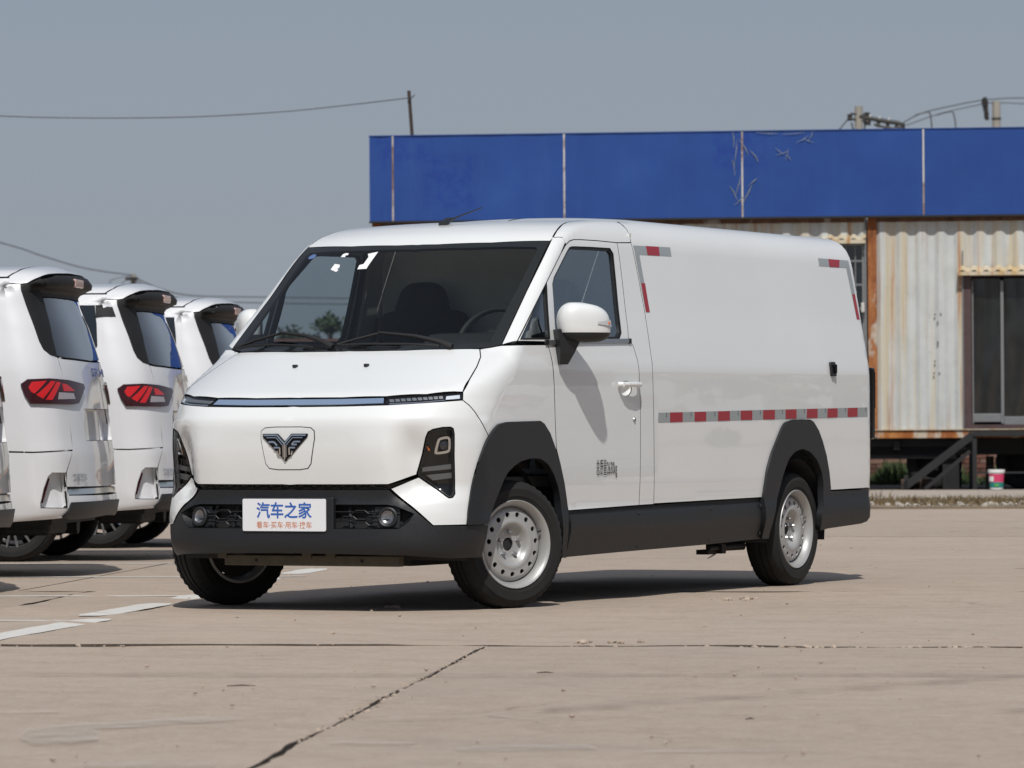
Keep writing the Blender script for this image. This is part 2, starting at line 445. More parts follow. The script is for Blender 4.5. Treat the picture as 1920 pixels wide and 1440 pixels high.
def midline(f, ch, z0, z1, n=10):
    n = max(n, int(abs(z1-z0)/.008))
    """centre-line points x=0 of a front or rear surface between two heights, in chart coordinates"""
    zs = np.linspace(z0, z1, n); d = 'F' if ch == 'C' else 'R'
    return to_chart(solve(f, d, np.stack([np.zeros(n), zs], 1)), ch)
def frame_at(f, ch, ab, level=0., up=(0, 0, 1)):
    """matrix with local z = outward normal, y = up at a surface point"""
    p = solve(f, ch, [ab], level); n = Vector(grad(f, p)[0]); u = Vector(up); x = u.cross(n).normalized(); y = n.cross(x)
    M = Matrix((x, y, n)).transposed().to_4x4(); M.translation = Vector(p[0]); return M
def text_mesh(body, size, M, depth=.0006, wx=1., bold=0.):
    cu = bpy.data.curves.new('text', 'FONT'); cu.body = body; cu.size = 1; cu.align_x = 'CENTER'; cu.align_y = 'CENTER'; cu.offset = bold; cu.resolution_u = 3
    o = bpy.data.objects.new('text', cu); COL.objects.link(o); dg = bpy.context.evaluated_depsgraph_get(); dg.update()
    me = o.evaluated_get(dg).to_mesh(); v = np.array([tuple(p.co) for p in me.vertices]); f = [tuple(p.vertices) for p in me.polygons]
    c = (v.max(0)+v.min(0))/2; s = size/(v[:, 1].max()-v[:, 1].min()); w = (v[:, 0].max()-v[:, 0].min())*s
    sx = s if wx is None or wx == 1. else wx/(v[:, 0].max()-v[:, 0].min())
    V = [tuple(M @ Vector(((p[0]-c[0])*sx, (p[1]-c[1])*s, depth))) for p in v]
    o.evaluated_get(dg).to_mesh_clear(); bpy.data.objects.remove(o); bpy.data.curves.remove(cu); return V, f

# traced outlines in surface-chart coordinates, metres
VAN = {
'hood': [(0, 0.278), (0.234, 0.277), (0.462, 0.294), (0.643, 0.349), (0.771, 0.442), (0.759, 0.541), (0.734, 0.673), (0.708, 0.767), (0.67, 0.837), (0.541, 0.804), (0.31, 0.775), (0.106, 0.772), (0, 0.773)],
'bar': [(0, 1.007), (0.234, 1.007), (0.462, 1.01), (0.487, 0.97), (0.26, 0.966), (0, 0.966)],
'lamp': [(-0.094, 1.01), (0.084, 1.019), (0.259, 1.029), (0.252, 0.991), (0.073, 0.98), (-0.107, 0.97)],
'fascia': [(-0.468, 0.966), (-0.283, 0.966), (-0.107, 0.97), (0.073, 0.98), (0.252, 0.991), (0.285, 0.966), (0.312, 0.937), (0.339, 0.899), (0.397, 0.814), (0.369, 0.778), (0.335, 0.712), (0.304, 0.634), (0.284, 0.559), (0.264, 0.468), (0.257, 0.408), (0.082, 0.407), (-0.1, 0.579), (0.037, 0.632), (0.039, 0.631), (0.099, 0.587), (0.157, 0.539), (0.167, 0.534), (0.185, 0.537), (0.198, 0.553), (0.199, 0.609), (0.194, 0.734), (0.195, 0.834), (0.19, 0.858), (0.177, 0.865), (0.137, 0.864), (0.09, 0.855), (0.068, 0.843), (0.059, 0.818), (0.05, 0.739), (0.035, 0.677), (0.028, 0.652), (0.028, 0.644), (-0.111, 0.599), (-0.296, 0.598), (-0.493, 0.598)],
'headlight': [(0.032, 0.633), (0.028, 0.652), (0.035, 0.677), (0.05, 0.739), (0.059, 0.818), (0.068, 0.843), (0.09, 0.855), (0.137, 0.864), (0.177, 0.865), (0.19, 0.858), (0.195, 0.834), (0.194, 0.734), (0.199, 0.609), (0.198, 0.553), (0.185, 0.537), (0.167, 0.534), (0.157, 0.539), (0.099, 0.587), (0.039, 0.631)],
'fender': [(0.437, 1.236), (0.42, 1.198), (0.378, 1.151), (0.309, 1.087), (0.259, 1.029), (0.252, 0.991), (0.285, 0.966), (0.312, 0.937), (0.339, 0.899), (0.397, 0.814), (0.438, 0.855), (0.472, 0.878), (0.513, 0.885), (0.637, 0.888), (0.762, 0.89), (0.79, 0.877), (0.832, 0.832), (0.874, 0.755), (0.881, 0.753), (0.877, 0.784), (0.87, 0.905), (0.866, 1.045), (0.857, 1.155), (0.848, 1.207), (0.835, 1.26), (0.539, 1.253)],
'front_cladding': [(0.254, 0.408), (0.261, 0.468), (0.28, 0.56), (0.3, 0.634), (0.329, 0.712), (0.362, 0.778), (0.389, 0.814), (0.43, 0.855), (0.464, 0.878), (0.505, 0.885), (0.628, 0.888), (0.753, 0.89), (0.781, 0.877), (0.823, 0.832), (0.865, 0.756), (0.9, 0.681), (0.928, 0.587), (0.948, 0.503), (0.957, 0.456), (0.953, 0.4), (0.964, 0.226), (0.932, 0.227), (0.907, 0.451), (0.901, 0.51), (0.884, 0.57), (0.851, 0.635), (0.81, 0.684), (0.754, 0.711), (0.689, 0.714), (0.617, 0.702), (0.57, 0.682), (0.522, 0.651), (0.491, 0.615), (0.445, 0.537), (0.415, 0.48), (0.396, 0.444), (0.374, 0.408)],
'bumper': [(-0.491, 0.575), (-0.11, 0.575), (0.082, 0.407), (0.257, 0.407), (0.383, 0.407), (0.372, 0.365), (0.367, 0.289), (0.367, 0.249), (0.17, 0.25), (-0.04, 0.265), (-0.299, 0.271), (-0.5, 0.274)],
'strip': [(0, 0.598), (0.522, 0.599), (0.619, 0.644), (0.626, 0.632), (0.53, 0.579), (0.52, 0.575), (0, 0.575)],
'low_grille': [(-0.342, 0.505), (-0.116, 0.503), (-0.08, 0.496), (-0.003, 0.465), (-0.03, 0.427), (-0.073, 0.392), (-0.184, 0.394), (-0.349, 0.393)],
'fog': [(-0.108, 0.443)],
'door': [(0.351, 1.274), (0.357, 1.26), (0.366, 1.207), (0.371, 1.155), (0.381, 1.045), (0.386, 0.905), (0.397, 0.784), (0.402, 0.753), (0.441, 0.681), (0.484, 0.587), (0.516, 0.502), (0.527, 0.456), (1.299, 0.468), (1.307, 0.71), (1.309, 0.953), (1.3, 1.097), (1.295, 1.193), (1.275, 1.26), (1.26, 1.281), (1.233, 1.3), (1.248, 1.359), (1.27, 1.566), (1.279, 1.708), (1.28, 1.786), (1.054, 1.789), (0.884, 1.788), (0.81, 1.786), (0.76, 1.777), (0.712, 1.757), (0.647, 1.713), (0.48, 1.588), (0.069, 1.274)],
'door_glass': [(0.74, 1.742), (0.778, 1.75), (0.982, 1.753), (1.22, 1.754), (1.201, 1.585), (1.162, 1.3), (0.449, 1.29), (0.493, 1.469), (0.51, 1.573)],
'quarter_glass': [(0.45, 1.563), (0.387, 1.288), (0.093, 1.282)],
'belt_trim': [(0.357, 1.283), (0.754, 1.292), (1.211, 1.3), (1.204, 1.28), (0.747, 1.271), (0.349, 1.261)],
'b_pillar': [(1.28, 1.786), (1.279, 1.708), (1.27, 1.566), (1.248, 1.359), (1.233, 1.3), (1.26, 1.281), (1.275, 1.26), (1.295, 1.193), (1.3, 1.097), (1.309, 0.953), (1.307, 0.71), (1.299, 0.468), (1.465, 0.47), (1.458, 0.861), (1.45, 1.13), (1.472, 1.441), (1.458, 1.635), (1.44, 1.791)],
'a_pillar': [(0.372, 0.689), (0.636, 1.01), (0.895, 1.319), (0.918, 1.343), (0.967, 1.34), (0.985, 1.32), (0.926, 1.244), (0.789, 1.086), (0.45, 0.694)],
'gut': [(0.691, 0.647), (0.672, 0.741), (0.641, 0.859), (0.613, 0.966)],
'railb': [(1.618, 1.602), (1.613, 1.527), (1.474, 1.479), (1.276, 1.422), (1.127, 1.376), (1.062, 1.354), (1.02, 1.333), (0.98, 1.301), (0.967, 1.34), (0.918, 1.343), (0.9, 1.324), (0.974, 1.4), (1.062, 1.476), (1.142, 1.532)],
'screen': [(0, 0.773), (0.106, 0.772), (0.31, 0.775), (0.541, 0.804), (0.667, 0.843), (0.754, 0.894), (0.721, 1.307), (0.692, 1.707), (0.399, 1.65), (0.114, 1.629), (-0.29, 1.642), (0, 1.658)],
'frit': [(0.086, 0.812), (0.555, 0.853), (0.692, 0.908), (0.658, 1.624), (0.639, 1.637), (0.143, 1.565), (-0.391, 1.59)],
'rear_cladding': [(2.769, 0.265), (2.745, 0.485), (2.754, 0.513), (2.789, 0.632), (2.839, 0.709), (2.906, 0.78), (2.974, 0.851), (3.016, 0.879), (3.076, 0.89), (3.213, 0.893), (3.334, 0.891), (3.378, 0.878), (3.439, 0.835), (3.491, 0.777), (3.544, 0.697), (3.58, 0.609), (3.613, 0.507), (3.577, 0.391), (3.596, 0.301), (3.501, 0.291), (3.471, 0.371), (3.508, 0.45), (3.51, 0.537), (3.483, 0.61), (3.421, 0.676), (3.334, 0.72), (3.23, 0.74), (3.127, 0.721), (3.058, 0.686), (3.011, 0.637), (2.974, 0.587), (2.938, 0.517), (2.895, 0.447), (2.85, 0.37), (2.849, 0.313), (2.854, 0.263)],
'seamB': [(1.475, 1.889), (1.463, 1.856), (1.44, 1.791), (1.458, 1.635), (1.472, 1.441), (1.45, 1.13), (1.458, 0.861), (1.465, 0.472)],
'box_low': [(1.465, 0.47), (2.77, 0.483), (2.775, 0.484), (2.784, 0.512), (2.819, 0.632), (2.869, 0.709), (2.936, 0.78), (3.004, 0.851), (3.047, 0.879), (3.107, 0.89), (3.244, 0.893), (3.365, 0.891), (3.409, 0.878), (3.47, 0.835), (3.522, 0.777), (3.575, 0.696), (3.611, 0.609), (3.645, 0.506)],
'box_rear': [(4.168, 0.938), (4.144, 1.181), (4.155, 1.419), (4.15, 1.718)],
'skirt1': [(0.527, 0.454), (1.465, 0.468), (2.173, 0.476), (2.229, 0.248), (1.133, 0.234), (0.574, 0.226)],
'skirt2': [(2.173, 0.476), (2.77, 0.48), (2.809, 0.263), (2.228, 0.249)],
'rbump': [(3.644, 0.506), (4.146, 0.395), (4.107, 0.328), (4.051, 0.316), (3.63, 0.297), (3.608, 0.391)],
'tape_main': [(1.507, 0.931), (2.753, 0.947), (4.128, 0.962), (4.127, 0.911), (2.753, 0.896), (1.507, 0.882)],
'tape_main_red0': [(1.641, 0.933), (1.786, 0.935), (1.786, 0.885), (1.641, 0.883)],
'tape_main_red1': [(1.926, 0.936), (2.062, 0.938), (2.061, 0.888), (1.926, 0.886)],
'tape_main_red2': [(2.205, 0.939), (2.346, 0.941), (2.346, 0.891), (2.204, 0.889)],
'tape_main_red3': [(2.479, 0.943), (2.621, 0.944), (2.62, 0.894), (2.479, 0.893)],
'tape_main_red4': [(2.756, 0.946), (2.904, 0.947), (2.903, 0.897), (2.756, 0.896)],
'tape_main_red5': [(3.039, 0.949), (3.179, 0.951), (3.179, 0.9), (3.039, 0.899)],
'tape_main_red6': [(3.314, 0.952), (3.453, 0.954), (3.453, 0.904), (3.313, 0.902)],
'tape_main_red7': [(3.584, 0.955), (3.719, 0.957), (3.718, 0.907), (3.583, 0.905)],
'tape_main_red8': [(3.855, 0.958), (3.989, 0.96), (3.988, 0.91), (3.854, 0.908)],
'tape_f1': [(1.456, 1.778), (1.88, 1.782), (1.878, 1.735), (1.508, 1.732), (1.527, 1.441), (1.484, 1.44)],
'tape_f1_red0': [(1.599, 1.78), (1.746, 1.781), (1.74, 1.734), (1.602, 1.733)],
'tape_f1_red1': [(1.481, 1.588), (1.523, 1.588), (1.527, 1.441), (1.484, 1.44)],
'tape_r1': [(3.722, 1.782), (4.129, 1.781), (4.154, 1.452), (4.117, 1.452), (4.081, 1.738), (3.718, 1.738)],
'tape_r1_red0': [(3.858, 1.782), (4.009, 1.781), (3.983, 1.738), (3.853, 1.737)],
'tape_r1_red1': [(4.106, 1.593), (4.143, 1.594), (4.154, 1.452), (4.117, 1.452)],
'latch': [(3.649, 1.169)],
'handle_l': [(1.039, 1.069)],
'handle_r': [(1.269, 1.07)],
'handle_c': [(1.145, 1.064)],
'lock': [(1.237, 0.897)],
'text0': [(0.821, 0.693)],
'text1': [(1.042, 0.63)],
'text2': [(0.821, 0.619)],
'text3': [(0.821, 0.703)],
'text4': [(1.042, 0.59)],
'mirror_foot': [(0.495, 1.227)],
'logo_tip': [(-0.015, 0.713)],
'logo_l': [(-0.132, 0.834)],
'logo_r': [(0.109, 0.833)],
'flap': [(-0.156, 0.864), (-0.097, 0.868), (0.079, 0.867), (0.132, 0.863), (0.149, 0.846), (0.144, 0.812), (0.121, 0.695), (0.103, 0.675), (0.054, 0.67), (-0.107, 0.671), (-0.131, 0.683), (-0.139, 0.7), (-0.165, 0.822), (-0.167, 0.851)],
'plateTL': [(-0.255, 0.532)],
'plateBL': [(-0.236, 0.38)],
'plateTR': [(0.207, 0.531)],
'plateBR': [(0.222, 0.381)],
'noz': [(0.192, 1.206)]}
# ================================================================== delivery van
VF = body_f
van = empty('delivery_van', label='big white delivery van with black wheel-arch cladding and red and silver reflective tape', cat='van')
D = VAN
zmid = midline
# --- front
panel('bonnet', VF, 'H', full(D['hood']), WHITE, van, 'left', step=.04)
fb = D['bar']; lampo = D['lamp']
panel('light_bar_frame', VF, 'F', full(fb), PIANO, van, 'left', level=-.012, gap=0, step=.04)
bar_in = [(0, 1.000), (.234, 1.000), (.455, 1.003), (.468, .979), (.261, .974), (0, .973)]
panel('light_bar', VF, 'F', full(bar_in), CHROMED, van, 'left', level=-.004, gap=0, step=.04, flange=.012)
for side in ('left', 'right'):
    lp = panel('running_lamp', VF, 'C', lampo, PIANO, van, side, level=-.012, gap=0)[0]
    g = build_panel(VF, 'C', inset(lampo, .0035), -.001, step=.03, flange=0, gap=0)
    pobj('lamp_cover', g if side == 'left' else mirror(g), LENSGL, lp)
    for t in range(10):
        s0 = -.082+t*.0245; z0 = .981+t*.00155
        o = panel('led', VF, 'C', [(s0, z0+.002), (s0+.019, z0+.003), (s0+.019, z0+.016), (s0, z0+.015)], ALUM, lp, side, level=-.007, gap=0, flange=.004)
    panel('lamp_blade', VF, 'C', [(.174, 1.009), (.242, 1.015), (.240, .998), (.168, .993)], BLADE, lp, side, level=-.005, gap=0, flange=.004)
    panel('lamp_rim', VF, 'C', [(-.088, .978), (.05, .984), (.160, .993), (.165, .989), (.05, .979), (-.090, .972)], CHROME, lp, side, level=-.004, gap=0, flange=.004)
fasc = D['fascia'][:-1]
ml = midline(VF, 'C', .598, .965, 9)                       # bottom -> top
fasc = [ml[-1]]+fasc[1:]+ml[:-1]
flap = full([(0, .868), (.07, .868), (.125, .864), (.143, .85), (.145, .815), (.122, .698), (.105, .677), (.06, .671), (0, .671)])
panel('front_panel', VF, 'C', fasc, WHITE, van, 'joined', step=.03)
panel('charging_flap', VF, 'F', flap, WHITE, van, 'left', level=.0025, step=.03, gap=0, flange=.004)
seal('flap_joint', VF, 'F', inset(flap, -.004), BLACKD, van, w=.0045, level=.0008, sides='left', flange=.002)
# emblem
emb = MB(); em2 = MB()
def ep(px, py): return (-.012+(px-1412)*.000497, .834-(py-570)*.000425)
def fstrip(mb, P, w, lev, h):
    for a, b in zip(P[:-1], P[1:]):
        A = solve(VF, 'F', [ep(*a)], lev)[0]; B = solve(VF, 'F', [ep(*b)], lev)[0]; mb.bar(A, B, w, h, up=(0, -1, .15))
base = [ep(*p) for p in ((1168, 560), (1335, 560), (1411, 645), (1484, 560), (1662, 560), (1660, 590), (1418, 868), (1168, 592))]
g = build_panel(VF, 'F', base, .009, step=.02, flange=.008, gap=0); embl = pobj('emblem', g, PIANO, van)
for P, w in (([(1182, 577), (1332, 577), (1413, 672), (1490, 577), (1648, 577)], .0075), ([(1413, 672), (1413, 845)], .0065), ([(1215, 604), (1322, 604), (1398, 692), (1398, 820)], .0042), ([(1614, 604), (1502, 604), (1430, 692), (1430, 820)], .0042),
             ([(1240, 652), (1300, 652), (1334, 692)], .009), ([(1588, 648), (1522, 648), (1494, 680), (1552, 680)], .008), ([(1296, 715), (1362, 715), (1362, 792)], .0075), ([(1532, 715), (1466, 715), (1466, 792)], .0075), ([(1330, 750), (1345, 790)], .005), ([(1500, 750), (1484, 790)], .005)):
    fstrip(em2, P, w, .012, .004)
em2.out('emblem_wing', CHROME, embl)
# fenders
panel('wing', VF, 'C', D['fender'], WHITE, van, 'both', step=.03)
# headlamps
HLo = D['headlight']
for side in ('left', 'right'):
    mf = (lambda q: q) if side == 'left' else mirror
    h = pobj('headlamp', mf(build_panel(VF, 'C', HLo, -.05, step=.03, flange=0, gap=0)), PIANO, van)
    pobj('lamp_wall', mf(wall(VF, 'C', inset(HLo, .004), .001, -.052)), PIANO, h)
    pobj('lamp_cover', mf(build_panel(VF, 'C', inset(HLo, .006), -.004, step=.03, flange=0, gap=0)), LENSGL, h)
    P = np.asarray(inset(HLo, .004)); pobj('lamp_seal', mf(build_panel(VF, 'C', P, .000, holes=[inset(P, .005)], step=.03, flange=.01, gap=0)), RUBBER, h)
    bz = round_poly([(.124, .815), (.164, .824), (.182, .813), (.181, .757), (.168, .743), (.111, .736), (.105, .747), (.116, .803)], .5, 170, 2); bzi = inset(bz, .0115)
    pobj('bezel', mf(build_panel(VF, 'C', bz, -.018, holes=[bzi], step=.012, flange=.02, gap=0)), CHROME, h)
    M = frame_at(VF, 'C', (.152, .780), -.040); ln = MB()
    ln.lathe([(.0, .022), (.010, .0205), (.018, .016), (.0245, .008), (.027, 0.), (.027, -.012)], 24, M @ Matrix.Rotation(-math.pi/2, 4, 'Y'))
    if side == 'right': ln.v = [(-x, y, z) for x, y, z in ln.v]; ln.f = [q[::-1] for q in ln.f]
    ln.out('projector_lens', DARKGL, h, smooth=True)
    for k, q in enumerate(([(.057, .657), (.058, .677), (.186, .692), (.187, .669)], [(.076, .641), (.189, .652), (.190, .627), (.104, .616)])):
        pobj('light_blade', mf(build_panel(VF, 'C', q, -.024, step=.03, flange=.012, gap=0)), BLADED, h)
    pobj('side_reflector', mf(build_panel(VF, 'C', [(.072, .775), (.078, .776), (.090, .757), (.085, .753)], -.03, step=.01, flange=.01, gap=0)), AMBER, h)
# bumper
bt = [(-.108, .575), (.082, .407), (.259, .407), (.39, .407), (.384, .37), (.374, .31), (.362, .249), (.169, .25), (-.04, .265), (-.299, .271)]
bm_ = midline(VF, 'C', .274, .575, 9)
bumper_o = [bm_[-1]]+bt+bm_[:-1]
lg = [(-.342, .503), (-.116, .503), (-.08, .496), (-.006, .462), (-.03, .427), (-.073, .394), (-.184, .394), (-.345, .394)]
bump_ = panel('bumper', VF, 'C', bumper_o, BLACKP, van, 'joined', holes=[lg], step=.03, level=-.004, flange=.03)[0]
strip = [(0, .596), (.517, .597), (.646, .642), (.652, .634), (.528, .581), (.517, .577), (0, .577)]
panel('grille_slot', VF, 'F', full(strip), PIANO, bump_, 'left', level=-.022, gap=0, step=.05, flange=0)
def chart_tube(mb, f, ch, P, r, level, n=4, sub=2):
    Q = []
    for a, b in zip(P[:-1], P[1:]): Q += [np.array(a)+(np.array(b)-np.array(a))*k/sub for k in range(sub)]
    Q.append(np.array(P[-1])); mb.tube([tuple(p) for p in solve(f, ch, Q, level)], r, n)
hx = MB()
for k in range(-6, 7):                                       # half-hexagon mesh peeking out of the upper slot
    x = k*.078
    chart_tube(hx, VF, 'F', [(x-.039, .580), (x-.03, .580), (x-.016, .588), (x+.016, .588), (x+.03, .580), (x+.039, .580)], .0022, -.012)
    chart_tube(hx, VF, 'F', [(x-.016, .588), (x-.022, .597)], .0022, -.012); chart_tube(hx, VF, 'F', [(x+.016, .588), (x+.022, .597)], .0022, -.012)
hx.out('slot_mesh', BLACKP, bump_)
for side in ('left', 'right'):
    mf = (lambda q: q) if side == 'left' else mirror
    gr = pobj('lower_grille', mf(build_panel(VF, 'C', lg, -.06, step=.05, flange=0, gap=0)), BLACKD, van)
    pobj('grille_surround', mf(wall(VF, 'C', lg, -.004, -.062)), BLACKP, gr)
    m_ = MB()
    for r_ in range(4):
        for c_ in range(-1, 4):
            cx = -.315+c_*.096+(.048 if r_ % 2 else 0); cz = .408+r_*.0275
            hexa = [(cx-.032, cz), (cx-.018, cz+.0137), (cx+.018, cz+.0137), (cx+.032, cz)]
            q = np.array(hexa+[(cx+.064, cz)])
            if inside(np.array(inset(lg, .004)), q).all() and cx < -.03:
                chart_tube(m_, VF, 'C', hexa, .0032, -.022); chart_tube(m_, VF, 'C', [(cx+.032, cz), (cx+.064, cz)], .0032, -.022)
    for x in (-.255, -.165): chart_tube(m_, VF, 'C', [(x, .397), (x, .500)], .009, -.035)
    for z in (.427, .470): chart_tube(m_, VF, 'C', [(-.34, z), (-.15, z)], .0035, -.026)
    mm = (m_.v, m_.f, [(0, 0, 0)]*len(m_.v)); mm = mf(mm); mesh_obj('grille_mesh', mm[0], mm[1], BLACKP, gr)
    M = frame_at(VF, 'C', (-.108, .445), -.028) @ Matrix.Rotation(-math.pi/2, 4, 'Y'); fg = MB(); fr_ = MB(); fc = MB()
    fr_.lathe([(.046, .0), (.048, .012), (.042, .016), (.033, .012), (.031, .0)], 28, M)
    fg.lathe([(.0, .002), (.016, .003), (.024, .006), (.0315, .012)], 28, M); fc.lathe([(.0, .016), (.02, .0155), (.0315, .012)], 28, M)
    pl = MB().prism([(-.062, -.048), (.062, -.048), (.062, .05), (-.062, .05)], frame_at(VF, 'C', (-.108, .445), -.036), .006)
    for mbx, nm, mt in ((pl, 'fog_plate', BLACKP), (fr_, 'fog_ring', BLACKP), (fg, 'fog_reflector', FOGR), (fc, 'fog_glass', LENSGL)):
        a = (mbx.v, mbx.f, [(0, 0, 0)]*len(mbx.v)); a = mf(a)
        if nm == 'fog_plate': fl = mesh_obj('fog_lamp', a[0], a[1], mt, van)
        else: mesh_obj(nm, a[0], a[1], mt, fl, smooth=True, sharp=40)
# number plate with its holder
M = Matrix.Translation((-.005, -.722, .456)) @ Matrix.Rotation(R(88), 4, 'X')
ho = MB(); ho.box((-.002, -.705, .456), (.50, .03, .165), bev=.006); ho.out('plate_holder', BLACKP, van)
def rrect(w, h, r, n=5):
    P = []
    for cx, cy, a0 in ((w/2-r, h/2-r, 0), (-w/2+r, h/2-r, 90), (-w/2+r, -h/2+r, 180), (w/2-r, -h/2+r, 270)):
        P += [(cx+r*math.cos(R(a0+90*k/n)), cy+r*math.sin(R(a0+90*k/n))) for k in range(n+1)]
    return P
MP = Matrix.Translation((-.016, -.7235, .456)) @ Matrix.Rotation(R(90), 4, 'X')
plate = MB().prism(rrect(.456, .152, .008), MP, .004).out('number_plate', PLATEM, van)
v, f = text_mesh('汽车之家', .078, MP @ Matrix.Translation((0, .022, .004)), wx=.304, bold=.022); mesh_obj('plate_heading', v, f, BLUEINK, plate)
v, f = text_mesh('看车·买车·用车·换车', .033, MP @ Matrix.Translation((0, -.047, .004)), wx=.303, bold=.006); mesh_obj('plate_slogan', v, f, ORANGE, plate)
# lower cross beam
cb = MB(); cb.box((.02, -.52, .236), (.96, .05, .05), bev=.004); cb.box((.02, -.44, .262), (.70, .12, .02))
for x in (-.47, .0, .13): cb.box((x, -.52, .262), (.05, .06, .035))
cb.out('cross_beam', OLIVE, van)
MB().box((-.28, -.546, .236), (.014, .004, .014)).box((.30, -.546, .236), (.014, .004, .014)).out('beam_hole', BLACKD, van)
# --- glass
scr = [(0, .773)]+D['screen'][1:9]+[(.114, 1.629), (0, 1.630)]
sg = full(scr)
frit_in = full([(0, .815), (.30, .820), (.555, .855), (.690, .905), (.655, 1.622), (.640, 1.640), (.30, 1.598), (0, 1.588)])
panel('windscreen_border', VF, 'H', sg, RUBBER, van, 'left', holes=[frit_in], level=.0, step=.05, flange=.014)
panel('windscreen', VF, 'H', inset(sg, .004), SCREEN, van, 'left', level=.0015, step=.06, gap=0, flange=0)
DG = round_poly(D['door_glass'], .3, 100, 1); QG = D['quarter_glass']
# --- doors, pillars, roof
doorp = D['door']; dish = [(1.148+.062*math.cos(t), 1.052+.036*math.sin(t)) for t in np.linspace(0, 2*math.pi, 24, endpoint=False)]
for side in ('left', 'right'):
    mf = (lambda q: q) if side == 'left' else mirror
    dr = pobj('front_door', mf(build_panel(VF, 'S', doorp, 0, holes=[DG, QG, dish], step=.032)), WHITE, van)
    pobj('window_seal', mf(build_panel(VF, 'S', DG, -.006, holes=[inset(DG, .011)], step=.05, flange=.02, gap=0)), RUBBER, dr)
    pobj('window_seal', mf(build_panel(VF, 'S', QG, -.006, holes=[inset(QG, .008)], step=.05, flange=.02, gap=0)), RUBBER, dr)
    pobj('door_window', mf(build_panel(VF, 'S', DG, -.014, step=.06, flange=0, gap=0)), SIDEGL, dr)
    pobj('quarter_window', mf(build_panel(VF, 'S', QG, -.014, step=.06, flange=0, gap=0)), SIDEGL, dr)
    pobj('belt_moulding', mf(build_panel(VF, 'S', [(.36, 1.283), (.756, 1.293), (1.225, 1.302), (1.218, 1.281), (.749, 1.271), (.352, 1.261)], .008, step=.05, flange=.012, gap=0)), ALUM, dr)
    for q in ([(1.226, 1.303), (1.252, 1.303), (1.245, 1.279), (1.219, 1.28)], [(.326, 1.284), (.359, 1.284), (.351, 1.260), (.322, 1.260)]):
        pobj('moulding_cap', mf(build_panel(VF, 'S', q, .009, step=.05, flange=.014, gap=0)), RUBBER, dr)
    # handle: dished recess and pull bar
    n = len(dish); rings = []
    for k, (sc_, l) in enumerate(((1., -.004), (.9, -.014), (.6, -.024), (.2, -.027))):
        rings.append(solve(VF, 'S', [(1.148+(a-1.148)*sc_, 1.052+(b-1.052)*sc_) for a, b in dish], l))
    V = [tuple(p) for r_ in rings for p in r_]; F = [(k*n+i, k*n+(i+1) % n, (k+1)*n+(i+1) % n, (k+1)*n+i) for k in range(3) for i in range(n)]+[tuple(3*n+i for i in range(n))]
    a = mf((V, F, [(0, 0, 0)]*len(V))); mesh_obj('handle_recess', a[0], a[1], WHITE, dr, smooth=True)
    hb = MB(); pp = [(1.055, 1.072, .004), (1.068, 1.072, .026), (1.10, 1.072, .034), (1.18, 1.072, .037), (1.235, 1.072, .033), (1.262, 1.072, .022), (1.272, 1.072, .004)]
    for p, q in zip(pp[:-1], pp[1:]):
        A = solve(VF, 'S', [p[:2]], p[2])[0]; B = solve(VF, 'S', [q[:2]], q[2])[0]; hb.tube([A, B], .0135, 10)
    a = mf((hb.v, hb.f, [(0, 0, 0)]*len(hb.v))); mesh_obj('door_handle', a[0], a[1], WHITE, dr, smooth=True, sharp=50)
    lk = MB().lathe([(0, .006), (.010, .006), (.013, .0)], 16, frame_at(VF, 'S', (1.237, .897)) @ Matrix.Rotation(-math.pi/2, 4, 'Y'))
    a = mf((lk.v, lk.f, [(0, 0, 0)]*len(lk.v))); mesh_obj('lock', a[0], a[1], ALUM, dr)
    if side == 'left':
        Mt = Matrix(((0, 0, 1, .8455), (1, 0, 0, .930), (0, 1, 0, .656), (0, 0, 0, 1)))
        v, f = text_mesh('总质量2630kg', .092, Mt, wx=.225, bold=0.); mesh_obj('weight_marking', v, f, BLACKINK, dr)
bp = D['b_pillar']
panel('door_pillar', VF, 'S', bp, WHITE, van, step=.035)
panel('windscreen_pillar', VF, 'P', D['a_pillar'], WHITE, van, step=.03)
def near(ch, p, d0='U'): return to_chart(np.array(p), ch)[0]
zr = lambda x, y: solve(VF, 'U', [(x, y)])[0]
rp = list(D['railb'])+[near('P', zr(.600, 1.05)), near('P', zr(.598, 1.25)), near('P', zr(.598, 1.468))]
panel('roof_rail', VF, 'P', rp, WHITE, van, step=.03)
hw = lambda x, y: near('H', zr(x, y))
roof_half = [(0, 1.6305), (.114, 1.6295), (.399, 1.651), (.690, 1.708)]+[hw(x, y) for x, y in ((.689, .66), (.670, .741), (.639, .859), (.611, .966), (.596, 1.05), (.594, 1.25), (.594, 1.466))]+[hw(.0, 1.468)]
panel('cab_roof', VF, 'H', full(roof_half), WHITE, van, 'left', step=.035)
# --- load box
SB = D['seamB'][::-1]                                       # bottom to top
def S2T(P): return rechart(VF, P, 'S', 'T')
rear_e = [(4.178, .507), (4.180, .70), (4.180, .938), (4.178, 1.181), (4.176, 1.419), (4.172, 1.62), (4.166, 1.75)]
arch = D['box_low'][3:-1]
boxS = SB[:-2]+[(1.463, 1.856)]
left_ = S2T(boxS)+[near('T', zr(.60, 1.474)), near('T', zr(.3, 1.474)), near('T', zr(0, 1.474))]
right_ = S2T([(3.640, .508)]+rear_e)+[near('T', zr(.60, 4.17)), near('T', zr(.3, 4.185)), near('T', zr(0, 4.19))]
low_ = S2T([(2.6, .4815), (2.766, .483)]+arch)
box_o = left_[::-1]+low_+right_
panel('load_box_side', VF, 'T', box_o, WHITE, van, step=.042)
re_h = [(0, .52), (.80, .52), (.818, .75), (.822, .95), (.815, 1.18), (.768, 1.42), (.715, 1.66), (.67, 1.80), (.58, 1.868), (.3, 1.885), (0, 1.888)]
